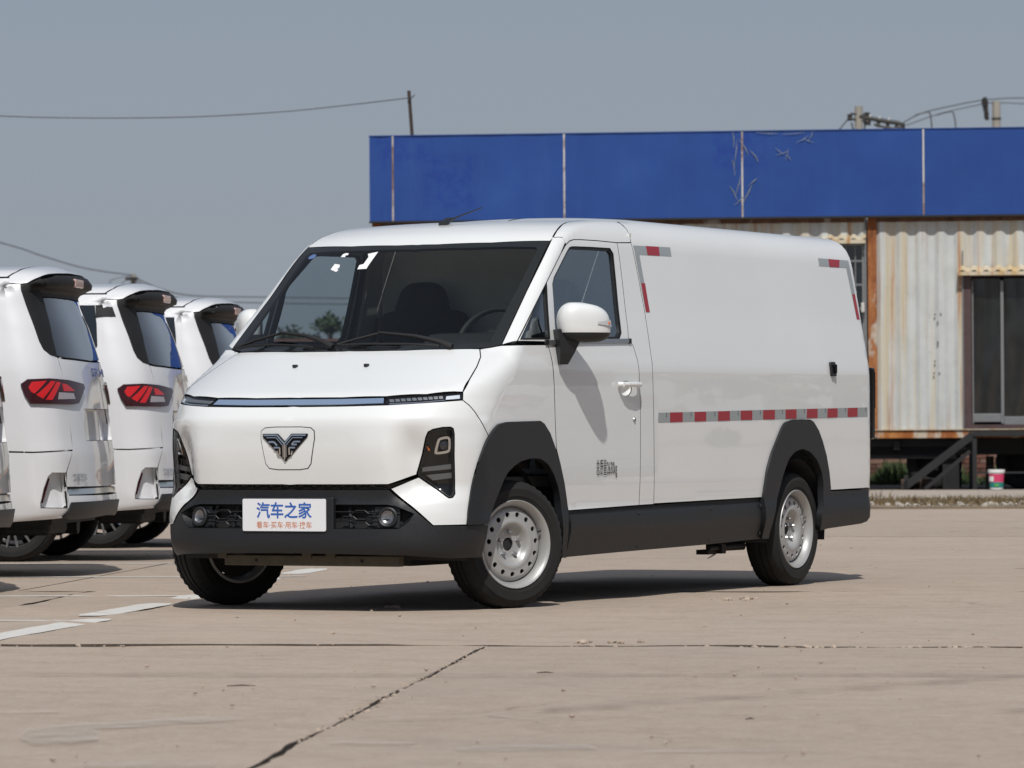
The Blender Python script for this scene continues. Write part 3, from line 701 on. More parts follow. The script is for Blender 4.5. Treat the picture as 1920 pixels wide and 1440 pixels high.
rd = [(0.004, .52)]+re_h[1:-1]+[(0.004, 1.888)]
panel('rear_door', VF, 'R', [(-a, b) for a, b in rd], WHITE, van, step=.05)
panel('rear_edge_trim', VF, 'K', [near('K', p) for p in solve(VF, 'S', [(4.182, .52), (4.184, .95), (4.182, 1.19), (4.180, 1.42), (4.170, 1.74)])]+[near('K', p) for p in solve(VF, 'R', [(-.69, 1.74), (-.768, 1.42), (-.815, 1.18), (-.822, .95), (-.80, .52)])], WHITE, van, step=.03, gap=0)
for s in (1, -1):
    rl = MB(); rl.box((s*.806, 4.262, .985), (.035, .055, .40), bev=.012); rl.out('tail_lamp', PIANO, van)
    MB().box((s*.806, 4.2925, 1.06), (.028, .006, .2)).out('lamp_lens', REDLENS, van)
lt = MB(); Ml = frame_at(VF, 'S', (3.659, 1.17)); lt.prism(rrect(.062, .078, .012), Ml, .012)
lo_ = lt.out('side_latch', BLACKP, van); l2 = MB(); l2.box(Ml @ Vector((.004, 0, .018)), (.018, .022, .05), bev=.004); l2.out('latch_grip', PIANO, lo_)
# cladding and sills
FCf = round_poly(D['front_cladding'], .3, 40, 1); RCf = round_poly(D['rear_cladding'], .3, 40, 1)
panel('front_arch_cladding', VF, 'C', FCf, BLACKP, van, level=.014, step=.03, flange=.035, gap=0)
panel('rear_arch_cladding', VF, 'S', RCf, BLACKP, van, level=.014, step=.03, flange=.035, gap=0)
panel('sill_rail', VF, 'S', [(.54, .454), (1.463, .466), (2.77, .481), (2.775, .458), (2.171, .454), (1.463, .444), (.55, .432)], BLACKD, van, level=-.012, step=.06, gap=0)
panel('sill_panel', VF, 'S', [(.535, .436), (1.463, .447), (2.160, .456), (2.175, .44), (2.212, .249), (1.122, .235), (.562, .226)], BLACKP, van, level=.001, step=.05)
panel('sill_panel', VF, 'S', [(2.168, .455), (2.775, .461), (2.805, .263), (2.216, .249), (2.18, .44)], BLACKP, van, level=-.006, step=.05)
panel('rear_bumper_side', VF, 'S', [(3.59, .506), (4.19, .508), (4.20, .42), (4.178, .35), (4.135, .326), (4.064, .315), (3.62, .297), (3.59, .33)], BLACKP, van, level=-.001, step=.05)
MB().box((0, 4.205, .42), (1.58, .09, .18), bev=.02).out('rear_bumper', BLACKP, van)
for q in ((1.282, .427), (1.316, .262), (2.118, .433), (2.14, .275), (2.721, .441), (2.752, .294)):
    for s in (1, -1):
        M = frame_at(VF, 'S', q); c_ = MB().lathe([(0, .003), (.008, .003), (.009, 0)], 10, M @ Matrix.Rotation(-math.pi/2, 4, 'Y'))
        if s < 0: c_.v = [(-x, y, z) for x, y, z in c_.v]; c_.f = [t[::-1] for t in c_.f]
        c_.out('sill_clip', BLACKD, van)
# reflective tape
for k in sorted(D):
    if k.startswith('tape_') and 'red' not in k:
        g = build_panel(VF, 'S', D[k], .0012, step=.06, flange=.0006, gap=0)
        for s in (0, 1):
            t = pobj('reflective_tape', g if s == 0 else mirror(g), TAPEW, van)
            for r_ in sorted(q for q in D if q.startswith(k+'_red')):
                h = build_panel(VF, 'S', D[r_], .0019, step=.06, flange=.0006, gap=0); pobj('red_segment', h if s == 0 else mirror(h), TAPER, t)
            if s == 0 and k == 'tape_main':
                mk = MB()
                for y in (1.60, 1.885, 2.165, 2.445, 2.72, 3.0, 3.28, 3.555, 3.825, 4.10):
                    M = frame_at(VF, 'S', (y, .925+(y-1.6)*.0122), .0022)
                    for dz in (-.013, -.005, .003): mk.prism([(-.003, dz-.0025), (.003, dz-.0025), (.003, dz+.0025), (-.003, dz+.0025)], M, .0003)
                mk.out('tape_mark', BLACKINK, t)
# bonnet jets, wipers, aerial, stickers
for x in (.192, -.204):
    M = frame_at(VF, 'H', (x, .605)); nz = MB(); nz.box(M @ Vector((0, 0, .006)), (.022, .026, .014), bev=.005); nz.out('washer_jet', BLACKP, van)
def hpt(ab, l): return tuple(solve(VF, 'H', [ab], l)[0])
for a, m_, b in (((-.715, .868), (-.45, .918), (-.10, .800)), ((-.075, .808), (.13, .880), (.545, .812))):
    wp = MB(); wp.tube([hpt(a, .02), hpt(((a[0]+m_[0])/2, (a[1]+m_[1])/2), .026), hpt(m_, .03)], .007, 6); w_o = None
    arm = MB(); arm.tube([hpt(b, .012), hpt((b[0]*.85+m_[0]*.15, b[1]*.85+m_[1]*.15+.004), .03), hpt(((b[0]+m_[0])/2, (b[1]+m_[1])/2+.008), .04), hpt(m_, .036)], [.016, .013, .009, .006], 8)
    w_o = arm.out('wiper', BLACKD, van, smooth=True)
    bl = MB(); q0 = np.array(a); q1 = np.array(b)+np.array((-.10, -.004)) if a[0] < -.3 else np.array(b)+np.array((-.06, -.006))
    bl.tube([hpt(tuple(q0+(q1-q0)*t), .016+.008*math.sin(math.pi*t)) for t in np.linspace(0, 1, 9)], .0065, 6); bl.out('wiper_blade', RUBBER, w_o)
    wp.out('blade_frame', BLACKD, w_o)
an = MB(); z0 = zr(0, .84)[2]; an.tube([(0, .80, z0-.01), (0, .84, z0+.014), (0, .90, z0+.030)], [.026, .018, .008], 10); an.out('aerial_base', BLACKP, van, smooth=True)
MB().tube([(0, .885, z0+.024), (0, 1.0, z0+.052), (0, 1.21, z0+.098)], [.006, .004, .0028], 8).out('aerial_rod', BLACKP, van)
for P, nm, mt in (([(-.409, 1.557), (-.407, 1.580), (-.392, 1.588), (-.374, 1.583), (-.372, 1.567), (-.386, 1.568), (-.380, 1.552)], 'paper_scrap', PAPER), ([(-.421, 1.455), (-.417, 1.50), (-.381, 1.488), (-.373, 1.463), (-.383, 1.455), (-.369, 1.443), (-.377, 1.429)], 'paper_scrap', PAPER),
                  ([(-.251, 1.563), (-.198, 1.577), (-.199, 1.53), (-.202, 1.467), (-.201, 1.436), (-.254, 1.436), (-.257, 1.47), (-.236, 1.477), (-.234, 1.535)], 'paper_scrap', PAPER),
                  ([(-.604+.022*math.cos(t), 1.598+.021*math.sin(t)) for t in np.linspace(0, 6.283, 16, endpoint=False)], 'round_sticker', STICK)):
    panel(nm, VF, 'H', P, mt, van, 'left', level=.0035, step=.03, gap=0, flange=.0012)
# --- cab interior
MB().box((0, 1.452, 1.16), (1.44, .02, 1.36)).out('bulkhead', BULK, van)
MB().box((0, .75, .60), (1.5, 1.4, .05)).out('cab_floor', DASH, van)
da = MB()
prof = [(-.02, 1.02), (-.02, 1.215), (.08, 1.245), (.30, 1.265), (.42, 1.25), (.46, 1.20), (.47, .98), (.35, .66), (-.02, .66)]
Md = Matrix(((0, 0, 1, -.72), (1, 0, 0, 0), (0, 1, 0, 0), (0, 0, 0, 1))); da.prism(prof[::-1], Md, 1.44); da.out('dashboard', DASH, van)
bi = MB(); bi.prism([(.22, 1.26), (.30, 1.315), (.40, 1.325), (.47, 1.27), (.45, 1.22), (.25, 1.22)][::-1], Matrix(((0, 0, 1, .20), (1, 0, 0, 0), (0, 1, 0, 0), (0, 0, 0, 1))), .36); bi.out('instrument_hood', DASH, van)
sw = MB(); Ms = Matrix.Translation((.38, .60, 1.285)) @ Matrix.Rotation(R(62), 4, 'X')
sw.tube([Ms @ Vector((.185*math.cos(t), .185*math.sin(t), 0)) for t in np.linspace(0, 6.2832, 33)], .016, 8, cap=False); sw.out('steering_wheel', DASH, van, smooth=True)
s2 = MB(); s2.lathe([(0, .02), (.06, .015), (.07, -.02)], 20, Ms @ Matrix.Rotation(-math.pi/2, 4, 'Y'))
for t in (0, 180, 270): s2.bar(Ms @ Vector((.04*math.cos(R(t)), .04*math.sin(R(t)), 0)), Ms @ Vector((.18*math.cos(R(t)), .18*math.sin(R(t)), 0)), .03, .012)
s2.tube([Ms @ Vector((0, 0, -.02)), Ms @ Vector((0, 0, -.3))], .035, 10); s2.out('steering_column', DASH, van)
for x in (.38, -.38):
    st = MB(); st.box((x, .98, .86), (.50, .50, .16), bev=.05); so_ = st.out('cab_seat', FABR, van, smooth=True)
    bk = MB(); Mb = Matrix.Rotation(R(-12), 3, 'X'); bk.box((x, 1.24, 1.17), (.50, .14, .60), M=Mb, bev=.06); bk.out('backrest', FABR, so_, smooth=True)
    hr = bmesh.new(); bmesh.ops.create_uvsphere(hr, u_segments=24, v_segments=16, radius=1)
    for v_ in hr.verts:
        p = v_.co; q = [math.copysign(abs(c)**.62, c) for c in p]; v_.co = Vector((x+q[0]*(.148-.030*q[2]*(q[2] > 0)), 1.262+q[1]*.07+q[2]*.02, 1.475+q[2]*.135))
    me = bpy.data.meshes.new('headrest'); hr.to_mesh(me); hr.free(); me.materials.append(FABR); me.polygons.foreach_set('use_smooth', [True]*len(me.polygons)); link(bpy.data.objects.new('headrest', me), so_)
    MB().bar((x, 1.245, 1.30), (x, 1.262, 1.45), .12, .03).out('headrest_post', FABR, so_)
mir_i = MB(); mir_i.box((0, .60, 1.735), (.20, .02, .055), bev=.01)
# inner trims beside the windows
for s in (1, -1):
    g = build_panel(VF, 'S', [(.12, 1.25), (1.28, 1.275), (1.28, .66), (.30, .66)], -.06, step=.08, flange=0, gap=0); pobj('door_lining', g if s > 0 else mirror(g), DASH, van)
    g = build_panel(VF, 'S', [(1.262, 1.30), (1.292, 1.78), (1.45, 1.79), (1.445, 1.3)], -.03, step=.08, flange=.02, gap=0); pobj('pillar_lining', g if s > 0 else mirror(g), HEADL, van)
g = build_panel(VF, 'H', full([(0, 1.66), (.35, 1.68), (.60, 1.73), (.56, 1.95), (.55, 2.36), (0, 2.36)]), -.03, step=.06, flange=0, gap=0); pobj('headliner', g, HEADL, van)
# --- underside
ub = MB(); ub.box((0, 1.8, .36), (.86, 4.4, .18)); ub.box((0, 1.58, .35), (1.50, 2.0, .16)); ub.box((0, 3.93, .40), (1.5, .5, .14)); ub.box((0, -.30, .42), (1.24, .40, .16))
ub.box((.30, .0, .245), (.2, .5, .08)); ub.box((0, 3.25, .30), (1.25, .09, .09)); ub.box((0, 0, .28), (1.2, .08, .08))
ub.out('underbody', BLACKD, van)
br = MB(); br.box((.60, 2.80, .235), (.08, .34, .07), bev=.01); br.box((.66, 2.60, .215), (.05, .05, .05)); br.box((.62, 2.52, .20), (.07, .10, .025)); br.tube([(.66, 2.46, .22), (.66, 2.9, .225)], .014, 8); br.out('spring_shackle', BLACKD, van)
WB = 3.263
for y0 in (0, WB):
    for s in (1, -1):
        li = MB(); n = 20; rw = .375 if y0 else .39
        for k in range(n+1):
            t = math.pi*(k/n)*1.12-.19
            for x in ((.80 if y0 else .775, .44)): li.v.append((s*x, y0+rw*math.cos(t), .31+rw*math.sin(t)))
        li.f += [(2*k, 2*k+1, 2*k+3, 2*k+2) for k in range(n)]; c0 = len(li.v)
        li.v.append((s*.44, y0, .31)); li.f += [(2*k+1, 2*k+3, c0) for k in range(n)]
        li.out('wheel_arch_liner', BLACKD if y0 == 0 else simple('liner_grey', (.035, .036, .038), .7, var=.3, scale=8) if 'liner_grey' not in MATS else MATS['liner_grey'], van)
# --- wheels (axis along local +X = outer face), centre at origin
def tyre_mesh(Ro, Ri, w, n=96, grooves=True):
    t = MB(); hw_ = w/2
    prof = [(Ri-.012, hw_*.80), (Ri, hw_*.86), (Ri+.012, hw_*.95), (Ri+.020, hw_*.97), (Ri+.022, hw_*1.0), (Ri+.026, hw_*.995), (Ri+(Ro-Ri)*.45, hw_*1.03), (Ri+(Ro-Ri)*.60, hw_*1.03), (Ri+(Ro-Ri)*.62, hw_*1.0), (Ro-.034, hw_*.97), (Ro-.014, hw_*.88), (Ro-.004, hw_*.76)]
    tread = [(Ro, hw_*.62), (Ro, hw_*.46), (Ro-.007, hw_*.44), (Ro-.007, hw_*.34), (Ro+.001, hw_*.32), (Ro+.001, hw_*.06), (Ro-.007, hw_*.04), (Ro-.007, -hw_*.06)]
    tread = tread+[(r, -h) for r, h in tread[:-2][::-1]]
    P = prof+tread+[(r, -h) for r, h in prof[::-1]]; m = len(P)
    for j in range(n):
        a = 2*math.pi*j/n
        for i, (r, h) in enumerate(P):
            if j % 2 == 0 and abs(h) > hw_*.58 and r > Ro-.03: r = r-.006       # shoulder sipes
            t.v.append((h, r*math.cos(a), r*math.sin(a)))
    for j in range(n):
        k = (j+1) % n; t.f += [(j*m+i, k*m+i, k*m+i+1, j*m+i+1) for i in range(m-1)]
    return t
WR, RF = .305, .207
def zdisc(r):   # height of the pressed steel disc over its radius
    return interp(r, [.0, .036, .060, .072, .086, .098, .110, .124, .152, .168, .181], [-.036, -.036, -.035, -.030, -.012, .000, .004, .0005, -.001, -.009, -.026])
def steel_wheel(name, loc, rz, flip=False):
    w = MB(); tm = tyre_mesh(WR, .208, .185)
    o = bpy.data.objects.new(name, None); o.location = loc; o.rotation_euler = (0, 0, rz+(math.pi if flip else 0)); link(o, van)
    tm.out('tyre', TYRE, o, smooth=True, sharp=40)
    rim = MB().lathe([(.186, -.085), (.199, -.083), (.199, -.078), (.185, -.06), (.181, -.035), (.181, .046), (.186, .066), (.195, .080), (.201, .087), (.209, .091), (.212, .088), (.212, .080), (.205, .076)], 56); rim.out('rim', STEELW, o, smooth=True, sharp=45)
    ho_ = [[(.1435*math.cos(a)+.0128*math.cos(t), .1435*math.sin(a)+.0128*math.sin(t)) for t in np.linspace(0, 2*math.pi, 14, endpoint=False)] for a in np.linspace(0, 2*math.pi, 15, endpoint=False)+.1]
    ho_.append([(.032*math.cos(t), .032*math.sin(t)) for t in np.linspace(0, 2*math.pi, 24, endpoint=False)])
    ff = lambda x, y, z: x-zdisc(np.sqrt(y*y+z*z))-.062
    g = build_panel(ff, 'S', [(.1815*math.cos(t), .1815*math.sin(t)) for t in np.linspace(0, 2*math.pi, 64, endpoint=False)], 0, holes=ho_, step=.011, flange=.008, gap=0)
    pobj('wheel_disc', g, STEELW, o)
    hb = MB().lathe([(0, .019), (.026, .019), (.031, .011), (.031, -.06)], 24); hb.out('hub', BLACKD, o, smooth=True)
    bd = MB().lathe([(0, -.055), (.13, -.055), (.165, -.05)], 40); bd.out('brake_disc', BLACKD, o)
    for k in range(5):
        a = 2*math.pi*k/5+.3; nt_ = MB()
        c = Matrix.Translation((0, .057*math.cos(a), .057*math.sin(a))); nt_.lathe([(.0, .051), (.006, .050), (.0095, .043), (.0095, .029), (.013, .027)], 6, c); nt_.out('wheel_nut', ALUM, o)
    vl = MB(); vl.tube([(.045, .150, .055), (.070, .168, .060)], .0045, 6); vl.out('valve', RUBBER, o)
    return o
steel_wheel('front_wheel', (.745, .045, WR), R(-23)); steel_wheel('front_wheel', (-.745, -.03, WR), R(-23), True)
steel_wheel('rear_wheel', (.715, WB, WR), 0); steel_wheel('rear_wheel', (-.765, WB-.12, WR), 0, True)
# --- door mirrors
def mirror_part(name, s, v0, v1, mat, parent, squash=1.):
    """piece of a rounded mirror housing; local x = outwards, y = back, z = up"""
    mb = MB(); nu, nv = 36, 14
    for j in range(nv+1):
        vz = v0+(v1-v0)*j/nv
        for i in range(nu):
            t = 2*math.pi*i/nu; mb.v.append(mir_pt(t, vz, s))
    for j in range(nv):
        for i in range(nu):
            k = (i+1) % nu; mb.f.append((j*nu+i, j*nu+k, (j+1)*nu+k, (j+1)*nu+i) if s > 0 else (j*nu+i, (j+1)*nu+i, (j+1)*nu+k, j*nu+k))
    mb.f.append(tuple(range(nu))[::-1]); mb.f.append(tuple(nv*nu+i for i in range(nu)))
    return mb.out(name, mat, parent, smooth=True, sharp=60)
MC = (.942, .502, 1.372); ME = (.64, .77); MN = (.77, -.64)      # housings are folded half back against the doors
def mir_pt(t, v, s, off=0.):
    """v -1..1 height; plan outline is a D, round shell on the MN side and flat glass behind"""
    r = max(0., 1-abs(v)**(3.0 if v > 0 else 3.6))**(1/2.7); r = max(r, .02)
    z = .098*v-.004-.016*max(v, 0)*math.cos(t)*r
    cx, cy = math.cos(t), math.sin(t)
    a = (.139+off)*math.copysign(abs(cx)**.66, cx)*r*(1-.20*max(v, 0)**1.5*(cx < 0))
    b = (.078+off)*math.copysign(abs(cy)**.8, cy)*r
    if b < 0: b *= .5
    a += .012*v*(-1)
    b -= .022*max(0, cx)*r
    return (s*(MC[0]+ME[0]*a+MN[0]*b), MC[1]+ME[1]*a+MN[1]*b, MC[2]+z)
for s in (1, -1):
    mr = mirror_part('door_mirror', s, -.50, 1., WHITE, van)
    lw = mirror_part('mirror_base', s, -1., -.51, BLACKP, mr)
    am = MB(); prof_ = [((-.075, -.012, 1.335), .125, .085), ((-.080, -.015, 1.285), .11, .08), ((-.092, -.02, 1.22), .075, .07), ((-.103, -.028, 1.165), .042, .05)]
    for (c, wx, wy) in prof_:
        for dx, dy in ((-.5, -.5), (.5, -.5), (.5, .5), (-.5, .5)):
            p, q = c[0]+dx*wx, c[1]+dy*wy; am.v.append((s*(MC[0]+ME[0]*p+MN[0]*q), MC[1]+ME[1]*p+MN[1]*q, c[2]))
    for k in range(3):
        for i in range(4):
            j = (i+1) % 4; am.f.append((k*4+i, k*4+j, (k+1)*4+j, (k+1)*4+i) if s < 0 else (k*4+i, (k+1)*4+i, (k+1)*4+j, k*4+j))
    am.f += [(0, 1, 2, 3), (15, 14, 13, 12)]
    am.out('mirror_arm', BLACKP, mr)
    gl = MB(); Mg = Matrix(((s*ME[0], s*MN[0], 0), (ME[1], MN[1], 0), (0, 0, 1)))
    gl.box((s*(MC[0]-MN[0]*.040), MC[1]-MN[1]*.040, MC[2]), (.21, .006, .13), M=Mg, bev=.002); gl.out('mirror_glass', CHROME, mr)
    ind = MB(); ts = np.linspace(1.42, .22, 9)
    for k, t in enumerate(ts):
        hgt = .05+.13*min(1, k/5); v_c = -.04+.01*k/8
        for vv in (v_c-hgt, v_c+hgt): ind.v.append(mir_pt(t, vv, s, .005))
    ind.f = [(2*k, 2*k+2, 2*k+3, 2*k+1) if s > 0 else (2*k, 2*k+1, 2*k+3, 2*k+2) for k in range(8)]
    io = ind.out('side_repeater', REPL, mr, smooth=True)
    bb = MB(); p = mir_pt(ts[4], -.04, s, .005); bb.box(p, (.012, .012, .012), bev=.004); bb.out('indicator_bulb', AMBER, io)

# ================================================================== people carriers parked beyond
MF = mpv_f
def build_carrier(root):
    def mk(name, ch, o, mat, par=root, sides='both', **k): return panel(name, MF, ch, o, mat, par, sides, **k)
    lowS = [(-.045, .735), (-.30, .735), (-.318, .318)]+[(-.69+.37*math.cos(t), .30+.37*math.sin(t)) for t in np.linspace(.1, math.pi-.1, 12)]+[(-1.06, .318), (-3.02, .318)]+[(-3.39+.37*math.cos(t), .30+.37*math.sin(t)) for t in np.linspace(.1, math.pi-.1, 12)]+[(-3.76, .318), (-4.12, .34)]
    win = [(-.14, 1.68), (-.122, 1.55), (-.112, 1.41), (-.14, 1.36), (-.22, 1.28), (-.35, 1.24), (-1.6, 1.22), (-2.95, 1.19), (-2.55, 1.66), (-1.4, 1.69)]
    side = lowS+[(-4.14, .86), (-3.9, .97), (-3.15, 1.04), (-2.62, 1.70), (-2.2, 1.745), (-.045, 1.752)]
    mk('side_panel', 'S', side, WHITE2, holes=[win], step=.06, gap=0, level=-.0025)
    mk('side_window', 'S', win, DARKGL, level=-.004, step=.08, flange=.01)
    mk('bonnet', 'Q', rechart(MF, [(-3.92, .97), (-3.15, 1.04)], 'S', 'Q'), WHITE2) if 0 else None
    mk('nose_panel', 'F', [(0, .34), (.55, .34), (.80, .40), (.82, .86), (.62, .97), (0, .99)], WHITE2, sides='joined', step=.08)
    mk('bonnet', 'H', full([(0, -2.22), (.55, -2.20), (.78, -2.1), (.82, -1.55), (0, -1.62)]), WHITE2, sides='left', step=.08)
    mk('windscreen', 'H', full([(0, -1.60), (.80, -1.53), (.70, -.64), (0, -.60)]), DARKGL, sides='left', step=.08)
    tz = lambda x, y: to_chart(solve(MF, 'U', [(x, y)]), 'T')[0]
    roof = rechart(MF, [(-2.62, 1.705), (-2.2, 1.75), (-1.2, 1.76), (-.085, 1.76)], 'S', 'T')+[tz(.64, -.04), tz(.35, -.01), tz(0, 0), tz(0, -2.45), tz(.4, -2.45)]
    mk('roof_panel', 'T', roof, WHITE2, step=.06)
    gl = [(-.337, 1.291), (-.405, 1.304), (-.451, 1.335), (-.47, 1.38), (-.497, 1.533), (-.526, 1.714)]
    quarter = [(-.69, .744), (-.562, .738), (-.375, .746), (-.266, .748), (-.272, 1.0), (-.30, 1.17)]+gl+[(-.575, 1.716), (-.60, 1.70), (-.643, 1.46), (-.68, 1.20), (-.69, 1.10)]
    mk('quarter_panel', 'K', quarter, WHITE2, step=.04, gap=0)
    # bumper with a stepped pocket
    pk = rechart(MF, [(-.752, .618), (-.757, .529), (-.738, .470)], 'R', 'K')
    mid = midline(MF, 'K', .44, .475, 3)
    notch = [(-.345, .612), (-.453, .614), (-.48, .593), (-.506, .522), (-.524, .438), (-.52, .412), (-.335, .408)]
    bo = [(-.845, .32), (-.69, .324), (-.544, .336), (-.37, .348), (-.311, .438), (.05, .44)]+mid+[(.1, .478)]+[(pk[2][0], .482), pk[1], pk[0], (-.266, .742), (-.37, .740), (-.562, .732), (-.69, .736), (-.845, .734)]
    mk('rear_bumper', 'K', bo, WHITE2, step=.04, holes=[notch])
    for q, m in ((0, 1), (1, -1)):
        mf = (lambda g: g) if m > 0 else mirror
        n_ = pobj('bumper_pocket', mf(build_panel(MF, 'K', notch, -.055, step=.04, flange=0, gap=0)), WHITE2, root)
        pobj('pocket_wall', mf(wall(MF, 'K', notch, .0, -.057)), WHITE2, n_)
        pobj('corner_reflector', mf(build_panel(MF, 'K', [(-.476, .585), (-.463, .58), (-.505, .44), (-.518, .44), (-.50, .522)], -.012, step=.03, flange=.03, gap=0)), REDLENS, n_)
    lip = [(0, .442), (.735, .436), (.79, .352), (.70, .335), (0, .352)]
    mk('bumper_lip', 'R', full([(0, .352), (.70, .338), (.785, .352), (.735, .437), (0, .446)]), BLACKP, sides='left', level=.012, step=.06, flange=.05, gap=0)
    ta = rechart(MF, [(-.268, .75), (-.275, 1.0), (-.302, 1.17), (-.335, 1.286)], 'K', 'R')
    tl = [(0, .525), (-.755, .53), (-.749, .62)]+ta+[(-.60, 1.279), (-.3, 1.272), (0, 1.268)]
    niche = [(-.40, .985), (-.46, .90), (-.44, .80), (.44, .80), (.46, .90), (.40, .985)]
    h = [(0.0, .525)]+tl[1:-1]+[(0, 1.268)]
    ng = build_panel(MF, 'R', full(h), 0, step=.045, holes=[niche], gap=.0025); tg = pobj('tailgate', ng, WHITE2, root)
    nb = build_panel(MF, 'R', niche, -.045, step=.05, flange=0, gap=0); pobj('plate_recess', nb, WHITE2, tg); pobj('recess_wall', wall(MF, 'R', niche, 0, -.047), WHITE2, tg)
    pobj('chrome_strip', build_panel(MF, 'R', full([(0, .487), (-.738, .485), (-.742, .518), (0, .52)]), -.004, step=.08, flange=.01, gap=0), CHROME, root)
    gla = rechart(MF, [(-.338, 1.296), (-.346, 1.403), (-.339, 1.522), (-.337, 1.64)], 'K', 'R')
    go = [(0, 1.276), (-.3, 1.280), (-.58, 1.286)]+gla+[(-.45, 1.643), (-.2, 1.643), (0, 1.643)]
    pobj('rear_window', build_panel(MF, 'R', full(go), .0, step=.05, flange=.01), DARKGL, tg)
    ga = gl[::-1]+[(-.337, 1.293), (-.346, 1.403), (-.339, 1.522), (-.335, 1.60), (-.356, 1.678), (-.41, 1.70), (-.36, 1.745), (-.40, 1.752), (-.49, 1.718)]
    mk('pillar_garnish', 'K', gl+[(-.49, 1.717), (-.41, 1.752), (-.375, 1.70), (-.356, 1.678), (-.335, 1.60), (-.339, 1.522), (-.346, 1.403)], simple('satin_dark_grey', (.015, .015, .016), .6, var=.08, spec=.25) if 'satin_dark_grey' not in MATS else MATS['satin_dark_grey'], level=.004, step=.035, gap=0)
    un = rechart(MF, [(-.375, 1.70), (-.41, 1.745), (-.263, 1.772)], 'K', 'R')
    uh = [(0, 1.648), (-.2, 1.648), (-.45, 1.648), (-.60, 1.648)]+un+[(-.35, 1.776), (0, 1.782)]
    pobj('spoiler_underside', build_panel(MF, 'R', full(uh), .001, step=.03, flange=.005, gap=0), MATS['satin_dark_grey'], root)
    tq = lambda x, y: to_chart(solve(MF, 'U', [(x, y)]), 'Q')[0]
    sp = rechart(MF, [(-.575, 1.72), (-.526, 1.716), (-.49, 1.72), (-.41, 1.756), (-.263, 1.782)], 'K', 'Q')+rechart(MF, [(-.36, 1.788), (0, 1.793)], 'R', 'Q')+[tq(0, .006), tq(.35, -.004), tq(.64, -.034)]+rechart(MF, [(-.075, 1.762)], 'S', 'Q')
    mk('roof_spoiler', 'Q', sp, WHITE2, step=.03)
    bl = MB(); bl.box((.12, .225, 1.735), (.26, .03, .05), bev=.008); bl.out('high_brake_lamp', PINKL, root)
    for s in (1, -1):
        mf = (lambda g: g) if s > 0 else mirror
        lo = [(-.621, 1.131), (-.585, 1.159), (-.451, 1.164), (-.267, 1.156), (-.059, 1.134), (-.046, 1.113), (-.16, 1.02), (-.241, 1.013), (-.578, 1.017), (-.606, 1.069)]
        L = pobj('tail_lamp', mf(build_panel(MF, 'K', lo, .016, step=.03, flange=.02, gap=0)), REDLENS, root)
        for q in ([(-.585, 1.112), (-.565, 1.143), (-.47, 1.150), (-.555, 1.075), (-.572, 1.085)], [(-.545, 1.068), (-.44, 1.148), (-.40, 1.148), (-.505, 1.045)], [(-.488, 1.040), (-.39, 1.146), (-.35, 1.140), (-.44, 1.038)], [(-.335, 1.135), (-.29, 1.130), (-.20, 1.092), (-.33, 1.09)]):
            pobj('light_fin', mf(build_panel(MF, 'K', q, .0175, step=.03, flange=.004, gap=0)), REDBR, L)
        pobj('reversing_lens', mf(build_panel(MF, 'K', [(-.375, 1.083), (-.22, 1.078), (-.205, 1.045), (-.39, 1.042)], .018, step=.03, flange=.004, gap=0)), CLEARL, L)
    def lettering(name, body, c, h, w, b=.02):
        Ml = frame_at(MF, 'R', c, .002); v, f = text_mesh(body, h, Ml, wx=w, bold=b, depth=.006); v0, f0 = text_mesh(body, h, Ml, wx=w, bold=b, depth=0); mesh_obj(name, v, f, CHROME, tg)
    lettering('badge_letters', 'SRM', (.12, 1.205), .052, .42)
    lettering('badge_characters', '鑫源汽车', (-.61, .585), .045, .20)
    MB().box((0, -2.2, .42), (1.5, 3.6, .3)).box((0, -.1, .40), (1.45, .55, .18)).out('underbody', BLACKD, root)
    ex = MB(); ex.tube([(-.45, -.3, .30), (-.45, .12, .29)], .06, 12); ex.box((.1, -.05, .30), (.6, .3, .12), bev=.03); ex.out('silencer', BLACKD, root)
    for y in (-.69, -3.39):
        for s in (1, -1):
            w = bpy.data.objects.new('wheel', None); w.location = (s*.735, y, .30); w.rotation_euler = (0, 0, 0 if s > 0 else math.pi); link(w, root)
            if 'tyre' not in CW:
                CW['tyre'] = tyre_mesh(.30, .215, .19, 72).out('tyre', TYRE, w, smooth=True, sharp=40).data
                rm = MB().lathe([(.19, -.08), (.21, -.07), (.20, .0), (.198, .055), (.208, .07), (.218, .074), (.216, .066)], 56); CW['rim'] = rm.out('rim', ALLOY, w, smooth=True, sharp=45).data
                sp_ = MB()
                for k in range(8):
                    a = 2*math.pi*k/8
                    for d in (-.16, .16):
                        a1 = a+d*1.1; p0 = (.058, .045*math.cos(a+d*.3), .045*math.sin(a+d*.3)); p1 = (.062, .207*math.cos(a1), .207*math.sin(a1)); sp_.bar(p0, p1, .014, .03, up=(1, 0, 0))
                sp_.lathe([(0, .07), (.035, .068), (.055, .06), (.06, .03)], 24); CW['spokes'] = sp_.out('spokes', ALLOY, w).data
                CW['disc'] = MB().lathe([(0, -.01), (.16, -.01), (.165, -.03)], 32).out('brake_disc', BLACKD, w).data
            else:
                for n_ in ('tyre', 'rim', 'spokes', 'disc'): link(bpy.data.objects.new('brake_disc' if n_ == 'disc' else n_, CW[n_]), w)
            ar = MB(); n = 16
            for k in range(n+1):
                t = math.pi*(k/n)*1.1-.16
                for x in (.87, .5): ar.v.append((s*x, y+.375*math.cos(t), .30+.375*math.sin(t)))
            ar.f += [(2*k, 2*k+1, 2*k+3, 2*k+2) for k in range(n)]; ar.out('arch_liner', BLACKD, root)
CW = {}
MROT = R(-66.6); XL = Vector((math.cos(MROT), math.sin(MROT), 0)); MORG = Vector((-4.307, 3.624, 0))
